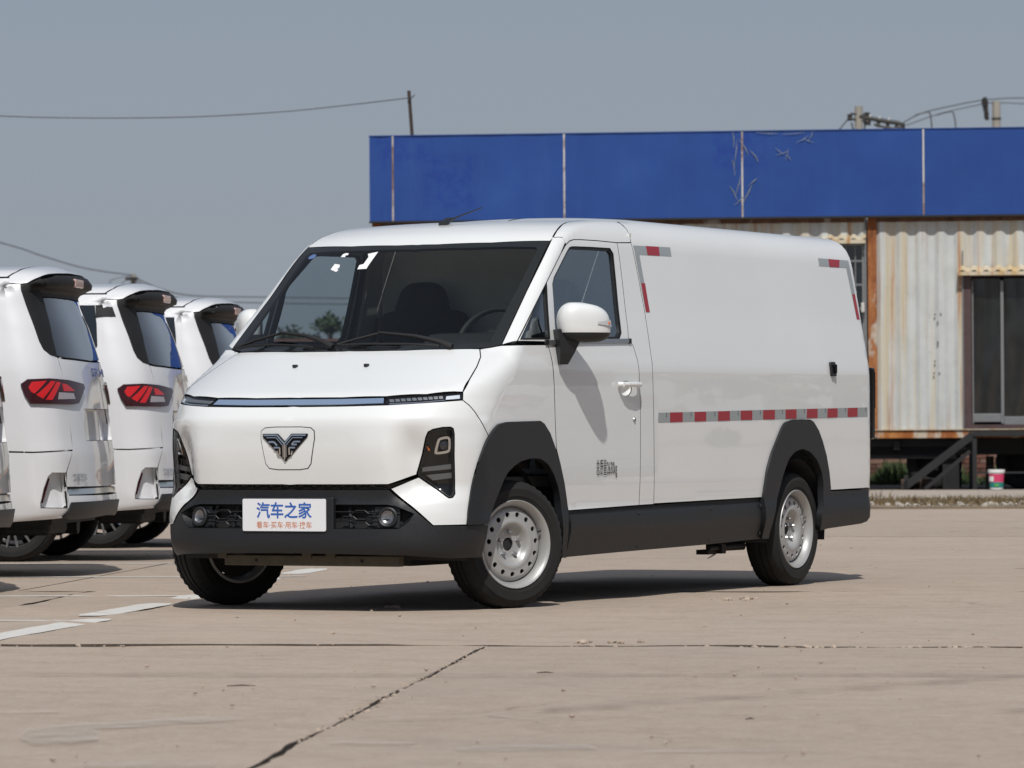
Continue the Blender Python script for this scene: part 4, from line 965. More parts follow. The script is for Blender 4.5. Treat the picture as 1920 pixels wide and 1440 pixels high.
def copy_tree(o, parent=None):
    c = o.copy(); COL.objects.link(c); c.parent = parent
    for ch in list(o.children): copy_tree(ch, c)
    return c
GRP = 'white people carriers parked side by side in the bays'
car0 = empty('people_carrier', label='white people carrier with red tail lamp fully in view, second from the left edge, nearest to show its whole dark rear window', cat='car', group=GRP)
build_carrier(car0)
car0['label'] = 'white people carrier whose whole rear and chrome badges show, beside the frame edge'
cars = [car0]
for lab in ('white people carrier with black trim above its rear flank, second nearest the van', 'farthest white people carrier, its roof and rear window just showing behind the van', 'white people carrier cut off by the left frame edge, showing only lamp and bumper corner'):
    c = copy_tree(car0); c['label'] = lab; cars.append(c)
for c, k in zip(cars, (0, -1, -2, 1.0)):
    c.location = MORG+XL*3.30*k; c.rotation_euler = (0, 0, MROT)
for q in ((7.2, 12.6), (9.8, 15.8), (12.4, 19.0)):           # the next row, outside the view, mirrored in the van's glossy side
    c = copy_tree(car0); c['label'] = 'white people carrier standing out of view, mirrored faintly in the side of the van'; c['group'] = 'carriers out of view beside the van'
    c.location = (q[0], q[1], 0); c.rotation_euler = (0, 0, MROT+R(180))
panel('pillar_trim', MF, 'S', [(-.135, 1.68), (-.09, 1.682), (-.03, 1.682), (.0, 1.605), (-.10, 1.605), (-.128, 1.60)], MATS['satin_dark_grey'], cars[1], 'both', level=.004, step=.04, gap=0)

# ================================================================== yard: ground, slabs, markings
def concrete(name, slab=True):
    m, nt, b = nodes(name); v = coords(nt)
    big = noise(nt, v, .22, 5, .6); mid = noise(nt, coords(nt, (1, 2.2, 1), loc=(7, 3, 0)), 1.3, 6, .68); fine = noise(nt, v, 95, 3, .7); gr = noise(nt, v, 14, 6, .72)
    c = ramp(nt, big, [(.30, (.320, .252, .195)), (.55, (.370, .294, .230)), (.75, (.402, .326, .259))])
    c = mix(nt, math_(nt, 'MULTIPLY', bw(nt, mid, .44, .70), .60), c, (.285, .232, .186))
    c = mix(nt, math_(nt, 'MULTIPLY', bw(nt, gr, .50, .68), .50), c, (.455, .385, .318))
    c = mix(nt, math_(nt, 'MULTIPLY', bw(nt, fine, .55, .72), .60), c, (.21, .172, .14))
    c = mix(nt, math_(nt, 'MULTIPLY', bw(nt, noise(nt, v, 60, 2, .5), .58, .68), .50), c, (.44, .39, .33))
    blo = noise(nt, coords(nt, loc=(1, 5, 0)), 4.2, 9, .8); c = mix(nt, math_(nt, 'MULTIPLY', bw(nt, blo, .52, .68), .16), c, (.27, .215, .168)); c = mix(nt, math_(nt, 'MULTIPLY', bw(nt, blo, .48, .32), .16), c, (.50, .425, .355))
    sm = noise(nt, coords(nt, (1, 1.1, 1), loc=(12, 4, 0)), .55, 7, .66); c = mix(nt, math_(nt, 'MULTIPLY', bw(nt, sm, .54, .74), .50), c, (.30, .262, .228))
    # old drag marks and tyre scuffs, long and thin across the yard
    st = noise(nt, coords(nt, (.5, 6, 1), loc=(2, 9, 0)), 1.0, 5, .6, .3); c = mix(nt, math_(nt, 'MULTIPLY', bw(nt, st, .58, .72), .28), c, (.235, .195, .162))
    sp = N(nt, 'TexVoronoi'); sp.inputs['Scale'].default_value = 3.2; nt.links.new(v, sp.inputs['Vector']); dots = ramp(nt, sp.outputs['Distance'], [(.0, (1, 1, 1)), (.06, (0, 0, 0))])
    c = mix(nt, math_(nt, 'MULTIPLY', dots, .55), c, (.10, .085, .07))
    # hairline cracks
    vc = N(nt, 'TexVoronoi', feature='DISTANCE_TO_EDGE'); vc.inputs['Scale'].default_value = .33
    wv = N(nt, 'VectorMath', operation='ADD'); nz = N(nt, 'TexNoise'); nz.inputs['Scale'].default_value = 2.2; nz.inputs['Detail'].default_value = 5; nt.links.new(v, nz.inputs['Vector'])
    sc_ = N(nt, 'VectorMath', operation='SCALE'); sc_.inputs['Scale'].default_value = .5; nt.links.new(nz.outputs['Color'], sc_.inputs[0]); nt.links.new(v, wv.inputs[0]); nt.links.new(sc_.outputs[0], wv.inputs[1]); nt.links.new(wv.outputs[0], vc.inputs['Vector'])
    cr = math_(nt, 'MULTIPLY', ramp(nt, vc.outputs['Distance'], [(.0, (1, 1, 1)), (.004, (0, 0, 0))]), bw(nt, noise(nt, coords(nt, loc=(4, 4, 4)), .5, 2), .50, .62)); c = mix(nt, math_(nt, 'MULTIPLY', cr, .55), c, (.11, .09, .075))
    if slab:
        oi = N(nt, 'ObjectInfo'); hv = N(nt, 'HueSaturation'); mr = N(nt, 'MapRange'); mr.inputs[3].default_value = .94; mr.inputs[4].default_value = 1.06
        nt.links.new(oi.outputs['Random'], mr.inputs[0]); nt.links.new(mr.outputs[0], hv.inputs['Value']); nt.links.new(c, hv.inputs['Color']); c = hv.outputs[0]
    nt.links.new(c, b.inputs['Base Color']); setp(b, None, .82, spec=.35)
    rr = N(nt, 'MapRange'); rr.inputs[3].default_value = .72; rr.inputs[4].default_value = .95; nt.links.new(gr, rr.inputs[0]); nt.links.new(rr.outputs[0], b.inputs['Roughness'])
    h = math_(nt, 'ADD', math_(nt, 'MULTIPLY', fine, .6), math_(nt, 'MULTIPLY', gr, .8)); bump(nt, b, h, .55, .006)
    return m
CONC = concrete('old_concrete'); CONC2 = concrete('base_concrete', False)
gv = []; GN = 24
for j in range(GN+1):
    for i in range(GN+1):
        f_ = lambda t: math.copysign(abs(t)**2.4*1500, t)
        gv.append((f_(i/GN*2-1)-10, f_(j/GN*2-1)+20, -.03))
ground = mesh_obj('ground', gv, [(j*(GN+1)+i, j*(GN+1)+i+1, (j+1)*(GN+1)+i+1, (j+1)*(GN+1)+i) for j in range(GN) for i in range(GN)], CONC2, kind='structure')
rg = random.Random(11); JOINT = simple('dirt_in_joints', (.085, .068, .053), .95, var=.4, scale=30)
P0 = Vector((2.444, -3.275)); E1 = Vector((math.cos(R(18.5)), math.sin(R(18.5)))); E2 = Vector((-.393, .92)).normalized()
def vnoise(x, s):  # smooth 1-D noise
    i = math.floor(x); t = x-i; t = t*t*(3-2*t); h = lambda k: (math.sin(k*127.1+s*311.7)*43758.5453) % 1
    return h(i)*(1-t)+h(i+1)*t
def slab(c00, w, d, seed, detail, zt):
    """one cast slab with worn, chipped edges"""
    cs = [c00, c00+E1*w, c00+E1*w+E2*d, c00+E2*d]; ctr = sum(cs, Vector((0, 0)))/4; pts = []
    for k in range(4):
        a, b = cs[k], cs[(k+1) % 4]; L = (b-a).length; n = max(2, int(L/detail)); nrm = Vector((-(b-a).y, (b-a).x)).normalized()
        for i in range(n):
            t = i/n; s = t*L; e = .003+.005*vnoise(s*2.1, seed+k)+.004*vnoise(s*9, seed+k+5)
            ch = vnoise(s*1.3, seed*3+k+9); e += max(0, ch-.82)*.10*vnoise(s*11, seed+k)
            pts.append((a+(b-a)*t+nrm*e).to_3d()+Vector((0, 0, zt+(.008*(vnoise(s*1.9, seed+k+2)-.5)+.004*(vnoise(s*7, seed+k+4)-.5))*(detail < .1))))
    n = len(pts)
    v = [(p.x, p.y, p.z) for p in pts]+[(p.x, p.y, -.034) for p in pts]
    return v, [tuple(range(n))]+[(i, i+n, (i+1) % n+n, (i+1) % n) for i in range(n)]
for r_ in range(-2, 10):
    off = {0: 0., 1: 2.9, -1: 0.}.get(r_, rg.uniform(0, 5))
    for c_ in range(-6, 5):
        near = r_ in (-1, 0, 1)
        dd = 7.8 if r_ == 0 else 5.85; c00 = P0+E2*(5.85*(r_-1) if r_ > 0 else -7.8+5.85*r_)+E1*(off+5.6*c_)
        # keep to the part of the yard around the camera's view
        cc = c00+E1*2.8+E2*2.9; dv = Vector((cc.x-11.03, cc.y+19.07)); dep = dv.dot(Vector((-.472, .881))); lat = dv.dot(Vector((.881, .472)))
        if dep < 2 or abs(lat) > 9+dep*.16 or dep > 46: continue
        v, f = slab(c00, 5.6, dd, rg.random()*50, .045 if near and dep < 26 else .5, {0: -.0055, -1: -.0055, 1: 0.}.get(r_, .0012*rg.random()))
        mesh_obj('slab', v, f, None, ground, kind='structure', mats=[CONC, JOINT], fm=[0]+[1]*(len(f)-1))
def worn_paint(name, col, lo=.42, hi=.60, sc_=9, most=1.):
    m = bpy.data.materials.new(name); m.use_nodes = True; nt = m.node_tree; b = nt.nodes['Principled BSDF']; out = nt.nodes['Material Output']
    v = coords(nt); n1 = noise(nt, v, sc_, 8, .75); n2 = noise(nt, v, 1.6, 3, .6); a = math_(nt, 'MULTIPLY', bw(nt, math_(nt, 'ADD', math_(nt, 'MULTIPLY', n1, .65), math_(nt, 'MULTIPLY', n2, .35)), lo, hi), most)
    c = ramp(nt, n1, [(.3, tuple(x*.8 for x in col)), (.7, col)]); nt.links.new(c, b.inputs['Base Color']); b.inputs['Roughness'].default_value = .7
    t = N(nt, 'BsdfTransparent'); mx = N(nt, 'MixShader'); nt.links.new(a, mx.inputs[0]); nt.links.new(t.outputs[0], mx.inputs[1]); nt.links.new(b.outputs[0], mx.inputs[2]); nt.links.new(mx.outputs[0], out.inputs[0])
    return m
PAINT = worn_paint('worn_line_paint', (.66, .64, .60), .27, .42); FADED = worn_paint('faded_paint_smear', (.56, .54, .51), .40, .68, 5, .5)
def strip2(name, pts, w, mat, z=.0027, seg=.15, jit=.006):
    L = []; Rr = []
    P = [Vector(p) for p in pts]; s = 0; Q = []
    for a, b in zip(P[:-1], P[1:]):
        n = max(1, int((b-a).length/seg)); Q += [a+(b-a)*k/n for k in range(n)]
    Q.append(P[-1])
    for i, p in enumerate(Q):
        d = (Q[min(i+1, len(Q)-1)]-Q[max(i-1, 0)]).normalized(); nn = Vector((-d.y, d.x)); tw = w/2*(1 if 0 < i < len(Q)-1 else .55)
        L.append(p+nn*(tw+rg.uniform(-jit, jit))); Rr.append(p-nn*(tw+rg.uniform(-jit, jit)))
    v = [(p.x, p.y, z) for p in L]+[(p.x, p.y, z) for p in Rr]; n = len(Q)
    return mesh_obj(name, v, [(n+i, n+i+1, i+1, i) for i in range(n-1)], mat, ground, kind='structure')
for a, b in (((.55, -4.4), (-.40, -1.72)), ((-.62, -1.47), (-1.13, -.05)), ((-1.28, .35), (-1.58, 1.02)), ((-1.75, 1.45), (-2.6, 3.4)), ((-2.85, 4.05), (-3.22, 5.0))): strip2('parking_line', (a, b), .17, PAINT)
BD = Vector((math.cos(R(23.4)), math.sin(R(23.4))))
for e, w in (((-.42, -1.93), .10), ((-1.52, .86), .12), ((-2.55, 3.72), .12), ((-3.7, 6.12), .12), ((-4.9, 8.9), .12)):
    e = Vector(e); strip2('parking_line', (e-BD*6.2, e), w, PAINT, z=.0031)
for P, w in ((((3.0, -7.65), (3.26, -7.50)), .16), (((4.04, -8.68), (3.7, -8.15), (3.90, -7.48)), .22), (((4.72, -8.34), (4.95, -8.31)), .20), (((5.15, -8.42), (5.45, -8.2)), .22), (((4.54, -9.30), (4.84, -9.14)), .2), (((5.66, -8.31), (5.96, -8.14)), .06), (((4.2, -7.6), (4.6, -7.1)), .05)):
    strip2('paint_smear', P, w, FADED, jit=.02)
SCUFF = worn_paint('tyre_scuff', (.085, .075, .065), .42, .70, 7, .38); STAIN = worn_paint('oil_stain', (.12, .10, .08), .40, .66, 5, .4)
for P, w in ((((4.6, -6.9), (5.3, -4.2), (5.4, -1.0), (4.6, 2.6), (3.4, 6.0)), .16), (((5.9, -6.4), (6.7, -3.8), (6.8, -.6), (6.0, 3.2), (4.8, 6.6)), .16), (((1.3, -6.0), (2.9, -5.4), (4.9, -4.6), (7.2, -4.1)), .14)): strip2('tyre_mark', P, w, SCUFF, z=.0024, jit=.02)
for P, w in ((((5.6, -2.5), (6.0, -2.28)), .30), (((.9, 6.2), (1.5, 6.6)), .5)): strip2('oil_stain', P, w, STAIN, z=.0022, seg=.06, jit=.03)
tw = MB()
for x, y, L, a in ((3.62, -5.0, .10, .4), (5.35, -7.0, .05, 1.), (5.75, -5.6, .12, .2), (3.05, -6.1, .16, .5), (2.2, -.4, .07, 2.), (4.9, .6, .1, .9)):
    d = Vector((math.cos(a), math.sin(a), 0))*L*.3; tw.tube([(x-d.x, y-d.y, .002), (x, y+.004, .004), (x+d.x, y+d.y, .002)], [.0015, .0025, .001], 5)
tw.out('fallen_twigs', simple('dry_twig', (.05, .038, .028), .9, var=.3), label='few dry twigs lying on the concrete in front of the van', cat='twigs', kind='stuff')
# loose stones and grit
def stones(name, spots, mat, kind='stuff', **k):
    mb = MB()
    for (x, y, z, r) in spots:
        bm = bmesh.new(); bmesh.ops.create_icosphere(bm, subdivisions=1, radius=r)
        for q in bm.verts: q.co *= rg.uniform(.65, 1.25)
        bm.verts.index_update(); mb.add([(q.co.x+x, q.co.y+y, q.co.z*.7+z) for q in bm.verts], [[q.index for q in f.verts] for f in bm.faces]); bm.free()
    return mb.out(name, mat, kind=kind, **k)
STONE = simple('pale_grit', (.38, .31, .25), .9, var=.4, scale=7); RUB = simple('pale_rubble', (.36, .325, .28), .9, var=.35, scale=3)
sp = []
for _ in range(230):
    dep = 10+28*rg.random()**1.3; lat = rg.uniform(-.125, .125)*dep; p = Vector((11.03, -19.07))+Vector((-.472, .881))*dep+Vector((.881, .472))*lat; sp.append((p.x, p.y, .003, rg.choice((.003, .004, .005, .006, .009))))
for cx, cy in ((.28, -.2), (1.39, 1.32), (1.42, 1.22), (2.9, -2.95), (2.75, -3.0)):
    for _ in range(5): sp.append((cx+rg.uniform(-.06, .06), cy+rg.uniform(-.06, .06), .006, rg.uniform(.008, .02)))
for _ in range(300):                                           # crumbs lying in the open joint
    t = rg.uniform(-3.2, 3.4); dens = vnoise(t*1.7, 21)
    if rg.random() > dens**3: continue
    p = P0+E1*t+E2*rg.uniform(-.035, .012); sp.append((p.x, p.y, -.006, rg.choice((.004, .006, .008, .011, .015))))
for _ in range(130):
    t = rg.uniform(0, 5.5); p = P0-E2*t+E1*rg.uniform(-.03, .03); sp.append((p.x, p.y, -.006, rg.choice((.004, .006, .009))))
stones('scattered_grit', sp, STONE, label='small stones and grit scattered over the concrete yard', cat='gravel')

# ================================================================== container building
BO = Vector((-12.6, 37.43, 0)); BT = R(21.5); BM = Matrix.Translation(BO) @ Matrix.Rotation(BT, 4, 'Z')
def BW(u, v, z): return BM @ Vector((u, v, z))
def rusty(name, base, streak, rust_amt, pitch=.26, top=3.6, strong=False):
    m, nt, b = nodes(name); v = coords(nt)
    n1 = noise(nt, coords(nt, (4.2, 1, .16)), 1.6, 6, .65); n2 = noise(nt, coords(nt, (1.2, 1, 1.0), loc=(5, 0, 2)), 2.2, 7, .7); n3 = noise(nt, v, 14, 5, .7); n4 = noise(nt, coords(nt, (14, 1, .35), loc=(1, 2, 0)), 1.2, 4, .6)
    c = ramp(nt, n2, [(.3, tuple(x*.86 for x in base)), (.55, base), (.8, tuple(min(1, x*1.08) for x in base))])
    c = mix(nt, math_(nt, 'MULTIPLY', bw(nt, n1, .47, .62), .75), c, streak)                               # yellow run-down stain
    tr = math_(nt, 'MULTIPLY', bw(nt, n4, .54, .64), bw(nt, n1, .38, .58)); c = mix(nt, math_(nt, 'MULTIPLY', tr, rust_amt), c, (.36, .13, .035))
    sx = N(nt, 'SeparateXYZ'); nt.links.new(v, sx.inputs[0])
    lowz = bw(nt, math_(nt, 'MULTIPLY', sx.outputs['Z'], -1.), -1.45, -.8); dirt = math_(nt, 'MULTIPLY', lowz, bw(nt, noise(nt, v, 3.5, 7, .75), .50, .64)); c = mix(nt, math_(nt, 'MULTIPLY', dirt, .55), c, (.27, .29, .33))
    edge = bw(nt, n3, .60, .70); c = mix(nt, math_(nt, 'MULTIPLY', edge, .35), c, (.30, .20, .12))
    nt.links.new(c, b.inputs['Base Color']); setp(b, None, .6); bump(nt, b, n3, .12, .004); return m
def rust(name, a=(.30, .095, .022), b2=(.46, .20, .06), c3=(.50, .43, .34), pat=.62):
    m, nt, b = nodes(name); v = coords(nt); n = noise(nt, coords(nt, (1.6, 1.6, .8)), 3.0, 7, .72); n2 = noise(nt, coords(nt, (1, 1, .5), loc=(3, 3, 1)), 2.3, 4, .6)
    c = ramp(nt, n, [(.28, tuple(x*.45 for x in a)), (.45, a), (.62, b2)]); c = mix(nt, bw(nt, n2, pat, pat+.05), c, c3); nt.links.new(c, b.inputs['Base Color']); setp(b, None, .85); bump(nt, b, n, .4, .006); return m
CWALL = rusty('cream_container_paint', (.53, .555, .55), (.52, .44, .29), .7); RUST = rust('rusty_steel', (.26, .085, .025), (.40, .17, .06), (.46, .40, .33), .565); RAILD = rust('dark_rusty_rail', (.10, .05, .03), (.17, .09, .05), (.30, .27, .24), .6); RUSTB = rust('rust_patched_rail', pat=.50)
LINTEL = rusty('rusted_awning_paint', (.56, .50, .38), (.50, .33, .13), .8)
BROWN = simple('brown_door_frame', (.075, .045, .045), .55, var=.2, scale=6); FILM = simple('dark_plastic_film', (.016, .016, .015), .16, coat=.6, coatr=.1, var=.5, scale=2.5); GREYF = simple('grey_aluminium', (.22, .225, .23), .5, .3, var=.08)
STEELK = simple('blackened_steel', (.012, .012, .013), .65, var=.3, scale=9)
def corr(u0, u1, z0, z1, y=0., pitch=.26, depth=.036, ph=0.):
    """trapezoidal container sheeting facing -y"""
    us = []; u = u0
    k = math.floor((u0-ph)/pitch); P = []
    while True:
        b0 = ph+k*pitch
        for du, d in ((0, 0), (.072, 0), (.130, depth), (.202, depth)): P.append((b0+du, d))
        k += 1
        if b0 > u1: break
    Q = [(u0, np.interp(u0, [p[0] for p in P], [p[1] for p in P]))]+[p for p in P if u0 < p[0] < u1]+[(u1, np.interp(u1, [p[0] for p in P], [p[1] for p in P]))]
    n = len(Q); v = [(u, y+d, z) for z in (z0, z1) for u, d in Q]; return v, [(i, i+1, n+i+1, n+i) for i in range(n-1)]
def container(u0, u1, label, holes):
    """holes: list of (u0,u1,z0,z1) openings in the front sheeting"""
    e = empty('shipping_container', BW(u0, 0, .69), BT, label=label, cat='container')
    T = lambda v: [(p[0]-u0, p[1], p[2]-.69) for p in v]
    def part(name, mb, mat, **k): return mesh_obj(name, T(mb.v), mb.f, mat, e, **k)
    W = MB(); hs_ = sorted(holes); us = [u0+.12]
    segs = []; a = u0+.12
    for h in hs_:
        segs.append((a, h[0], .80, 3.60)); segs.append((h[0], h[1], h[3], 3.60))
        if h[2] > .85: segs.append((h[0], h[1], .80, h[2]))
        a = h[1]
    segs.append((a, u1-(.12 if u1 > 0 else .03), .80, 3.60))
    for s in segs:
        v, f = corr(s[0], s[1], s[2], s[3], ph=-.90); W.add(v, f)
    part('corrugated_wall', W, CWALL)
    for x, w_, m_ in ((u0+.06, .12, RUST), (u1-(.06 if u1 > 0 else .015), .12 if u1 > 0 else .03, RUST if u1 > 0 else GREYF)): part('corner_post', MB().box((x, .05, 2.18), (w_, .14, 2.96), bev=.01), m_)
    part('bottom_rail', MB().box(((u0+u1)/2, .04, .745), (u1-u0, .10, .11), bev=.008), RUSTB)
    part('rail_lip', MB().box(((u0+u1)/2, -.02, .806), (u1-u0-.02, .03, .012)), LINTEL)
    part('top_rail', MB().box(((u0+u1)/2, .05, 3.64), (u1-u0, .12, .08)), RAILD)
    rest = MB()
    for x, s in ((u0+.03, 1), (u1-.03, -1)): rest.box((x, 1.25, 2.18), (.03, 2.3, 2.9))
    rest.box(((u0+u1)/2, 2.42, 2.18), (u1-u0-.1, .03, 2.9)); rest.box(((u0+u1)/2, 1.25, 3.66), (u1-u0-.05, 2.3, .03)); rest.box(((u0+u1)/2, 1.25, .75), (u1-u0-.05, 2.3, .05))
    part('container_shell', rest, CWALL)
    return e, part
right_c, rpart = container(-1.07, 4.99, 'cream container with rust streaks and a dark curtained door under a wavy awning', [(.19, 1.34, .80, 2.96)])
left_c, lpart = container(-7.80, -1.085, 'rust-streaked container with a barred window, mostly hidden behind the white van', [(-1.62, -1.115, 1.62, 3.32)])
# door set into the right container
dpart = rpart
fr_ = MB(); fr_.box((.255, .02, 1.83), (.115, .09, 2.06), bev=.006).box((1.29, .02, 1.83), (.09, .09, 2.06), bev=.006).box((.77, .02, .835), (.92, .09, .07)).box((.77, .02, 2.90), (.95, .09, .10)); dfr = dpart('door_frame', fr_, BROWN)
dpart('frame_bead', MB().box((.20, -.016, 2.0), (.018, .03, 2.4)), GREYF)
def curtain(u0, u1):
    n = 22; m = 30; v = []; f = []
    for j in range(m+1):
        z = .90+1.93*j/m
        for i in range(n+1):
            u = u0+(u1-u0)*i/n; d = .055+.004*math.sin(u*31+1.5*math.sin(z*2.1))+.010*vnoise(u*5+z*1.1, 3)+.014*vnoise(u*3-z*2.3, 8); v.append((u, d, z))
    for j in range(m):
        for i in range(n): k = j*(n+1)+i; f.append((k, k+1, k+n+2, k+n+1))
    mb = MB(); mb.add(v, f); return mb
for (a, b), zb in (((.318, .70), .96), ((.745, 1.24), .92)):
    c_ = curtain(a, b); o = mesh_obj('curtain_leaf', [(p[0]+1.07, p[1], p[2]-.69) for p in c_.v], c_.f, FILM, right_c, smooth=True)
    dpart('leaf_kickplate', MB().box(((a+b)/2, .022, zb), (b-a, .02, .11), bev=.003), GREYF)
dpart('leaf_stile', MB().box((.722, .018, 1.84), (.042, .03, 1.92), bev=.004), GREYF); dpart('leaf_stile', MB().box((.33, .024, 1.84), (.018, .02, 1.92)), GREYF)
def awning(part, u0, u1, z, drop, out, ph=0.):
    n = int((u1-u0)/.022); v = []; f = []
    for k, (y, dz) in enumerate(((0.0, drop), (-out, 0.0))):
        for i in range(n+1):
            u = u0+(u1-u0)*i/n; w = .020*math.sin((u+ph)*2*math.pi/.158); v.append((u, y, z+dz+w)); v.append((u, y, z+dz+w-.012))
    N_ = 2*(n+1)
    for i in range(n):
        a = 2*i; f += [(a, a+2, N_+a+2, N_+a), (a+1, N_+a+1, N_+a+3, a+3), (N_+a, N_+a+2, N_+a+3, N_+a+1)]
    mb = MB(); mb.add(v, f); mb2 = MB(); mb2.box(((u0+u1)/2, -out*.98, z-.038), (u1-u0-.01, .012, .05)); a = part('awning_sheet', mb, LINTEL); part('awning_fascia', mb2, LINTEL)
awning(rpart, .135, 1.40, 2.93, .06, .16); awning(lpart, -1.68, -1.09, 3.375, .05, .13, .03)
wi = MB(); wi.box((-1.36, .07, 2.47), (.49, .02, 1.70)); lpart('window_glass', wi, DARKGL)
wf = MB(); wf.box((-1.605, .03, 2.47), (.03, .06, 1.70)).box((-1.13, .03, 2.47), (.03, .06, 1.70)).box((-1.36, .03, 3.30), (.48, .06, .03)).box((-1.36, .03, 1.64), (.48, .06, .03)); lpart('window_frame', wf, GREYF)
for z in (3.08, 2.76, 2.44, 2.12, 1.86): lpart('window_bar', MB().box((-1.36, .012, z), (.46, .018, .022)), GREYF)
for u in (-1.49, -1.36, -1.235): lpart('window_bar', MB().box((u, .002, 2.47), (.014, .014, 1.66)), GREYF)
lpart('window_box', MB().box((-1.135, -.06, 2.45), (.045, .10, .13), bev=.01), simple('cream_box', (.55, .54, .50), .6))
# small bolt marks left of the door
bmk = MB()
for u, z in ((-.175, 2.35), (-.095, 2.355), (-.14, 2.24), (-.138, 1.98), (-.139, 1.945), (-.178, 1.72), (-.19, 1.56), (-.12, 1.56)): bmk.box((u, -.004 if u > -.2 else .02, z), (.018, .012, .03))
rpart('bolt_mark', bmk, simple('grey_bolt', (.12, .12, .125), .6))
# blue sign boards
BLUE_, nt, b = nodes('faded_blue_sheet'); v = coords(nt)
c = ramp(nt, noise(nt, v, .9, 5, .6), [(.3, (.018, .058, .235)), (.6, (.022, .070, .275)), (.8, (.030, .085, .30))])
gh = N(nt, 'TexVoronoi', distance='CHEBYCHEV'); gh.inputs['Scale'].default_value = .75; nt.links.new(coords(nt, (1, 1, 1), loc=(.3, 0, .1)), gh.inputs['Vector'])
c = mix(nt, math_(nt, 'MULTIPLY', math_(nt, 'MULTIPLY', ramp(nt, gh.outputs['Distance'], [(.22, (1, 1, 1)), (.30, (0, 0, 0))]), bw(nt, noise(nt, v, 6, 5, .7), .42, .58)), .45), c, (.010, .030, .235))
sr = noise(nt, coords(nt, (3.5, 1, .25), loc=(2, 0, 6)), 1.4, 6, .7); c = mix(nt, math_(nt, 'MULTIPLY', bw(nt, sr, .52, .70), .2), c, (.045, .105, .30)); c = mix(nt, math_(nt, 'MULTIPLY', bw(nt, noise(nt, v, 22, 4, .7), .64, .72), .25), c, (.06, .07, .12))
nt.links.new(c, b.inputs['Base Color']); setp(b, None, .34, spec=.4); bump(nt, b, noise(nt, v, 1.6, 2, .5), .25, .02)
SCR = simple('bare_scratch', (.27, .30, .30), .6, var=.3, scale=12); SEAMR = rust('rusty_joint', (.22, .14, .09), (.46, .42, .37), (.54, .52, .48), .46)
sign = empty('blue_signboard', BW(-7.82, -.14, 3.68), BT, label='long faded blue signboard of joined sheets along the top of the containers', cat='sign')
us = [-7.82, -7.49, -5.15, -2.74, -.31, 2.1, 4.55, 5.2]
for a, b_ in zip(us[:-1], us[1:]):
    n = max(2, int((b_-a)/.3)); vv = []; ff = []
    for j in range(5):
        for i in range(n+1):
            e_ = min(i, n-i)/n; vv.append((a+.008+(b_-a-.016)*i/n+7.82, -.006*math.sin(math.pi*i/n)*math.sin(math.pi*j/4)+(.010*vnoise(i*.9+a, j) if 0 < i < n else 0), 1.155*j/4))
    for j in range(4):
        for i in range(n): k = j*(n+1)+i; ff.append((k, k+1, k+n+2, k+n+1))
    mesh_obj('sign_sheet', vv, ff, BLUE_, sign, smooth=True)
for u in us[1:-1]:
    mb = MB(); mb.box((u+7.82, -.004, .578), (.022, .012, 1.15)); mesh_obj('joint_strip', mb.v, mb.f, SEAMR, sign)
mb = MB(); mb.box((6.51, .05, -.012), (13.02, .11, .024)); mesh_obj('sign_edge', mb.v, mb.f, STEELK, sign)
mb = MB(); mb.box((6.51, .07, .578), (13.0, .10, 1.14)); mb.box((6.51, .02, 1.160), (13.02, .06, .012)); mesh_obj('sign_box', mb.v, mb.f, BLUE_, sign)
for u, z, L, a in [(-2.83, 4.55, .34, 84), (-2.86, 4.35, .22, 100), (-2.80, 4.10, .30, 75), (-2.86, 4.0, .22, 118), (-2.68, 3.98, .30, 62), (-2.60, 4.15, .16, 40), (-2.72, 4.62, .25, -60), (-2.58, 4.50, .20, -55), (-2.78, 3.90, .18, 45), (-2.86, 4.72, .22, 95)]:
    d = Vector((math.cos(R(a)), 0, math.sin(R(a))))*L/2; c0 = Vector((u+7.82, -.012, z-3.68)); mb = MB().tube([c0-d, c0+d*.2+Vector((.012, 0, .01)), c0+d], [.002, .006, .002], 5); mesh_obj('scratch_mark', mb.v, mb.f, SCR, sign)
for u, z, L, a in [(-2.2, 4.54, .18, 20), (-2.14, 4.52, .16, 75), (-2.25, 4.57, .12, -40), (-2.12, 4.48, .12, -50), (-1.93, 4.72, .20, 30), (-1.85, 4.70, .14, -20), (-1.82, 4.76, .16, 65), (-2.05, 4.80, .3, 4), (-2.4, 4.81, .3, -3)]:
    d = Vector((math.cos(R(a)), 0, math.sin(R(a))))*L/2; c0 = Vector((u+7.82, -.016, z-3.68)); mb = MB().tube([c0-d, c0+d*.1+Vector((.01, 0, -.008)), c0+d], [.0015, .004, .0015], 5); mesh_obj('scratch_mark', mb.v, mb.f, SCR, sign)
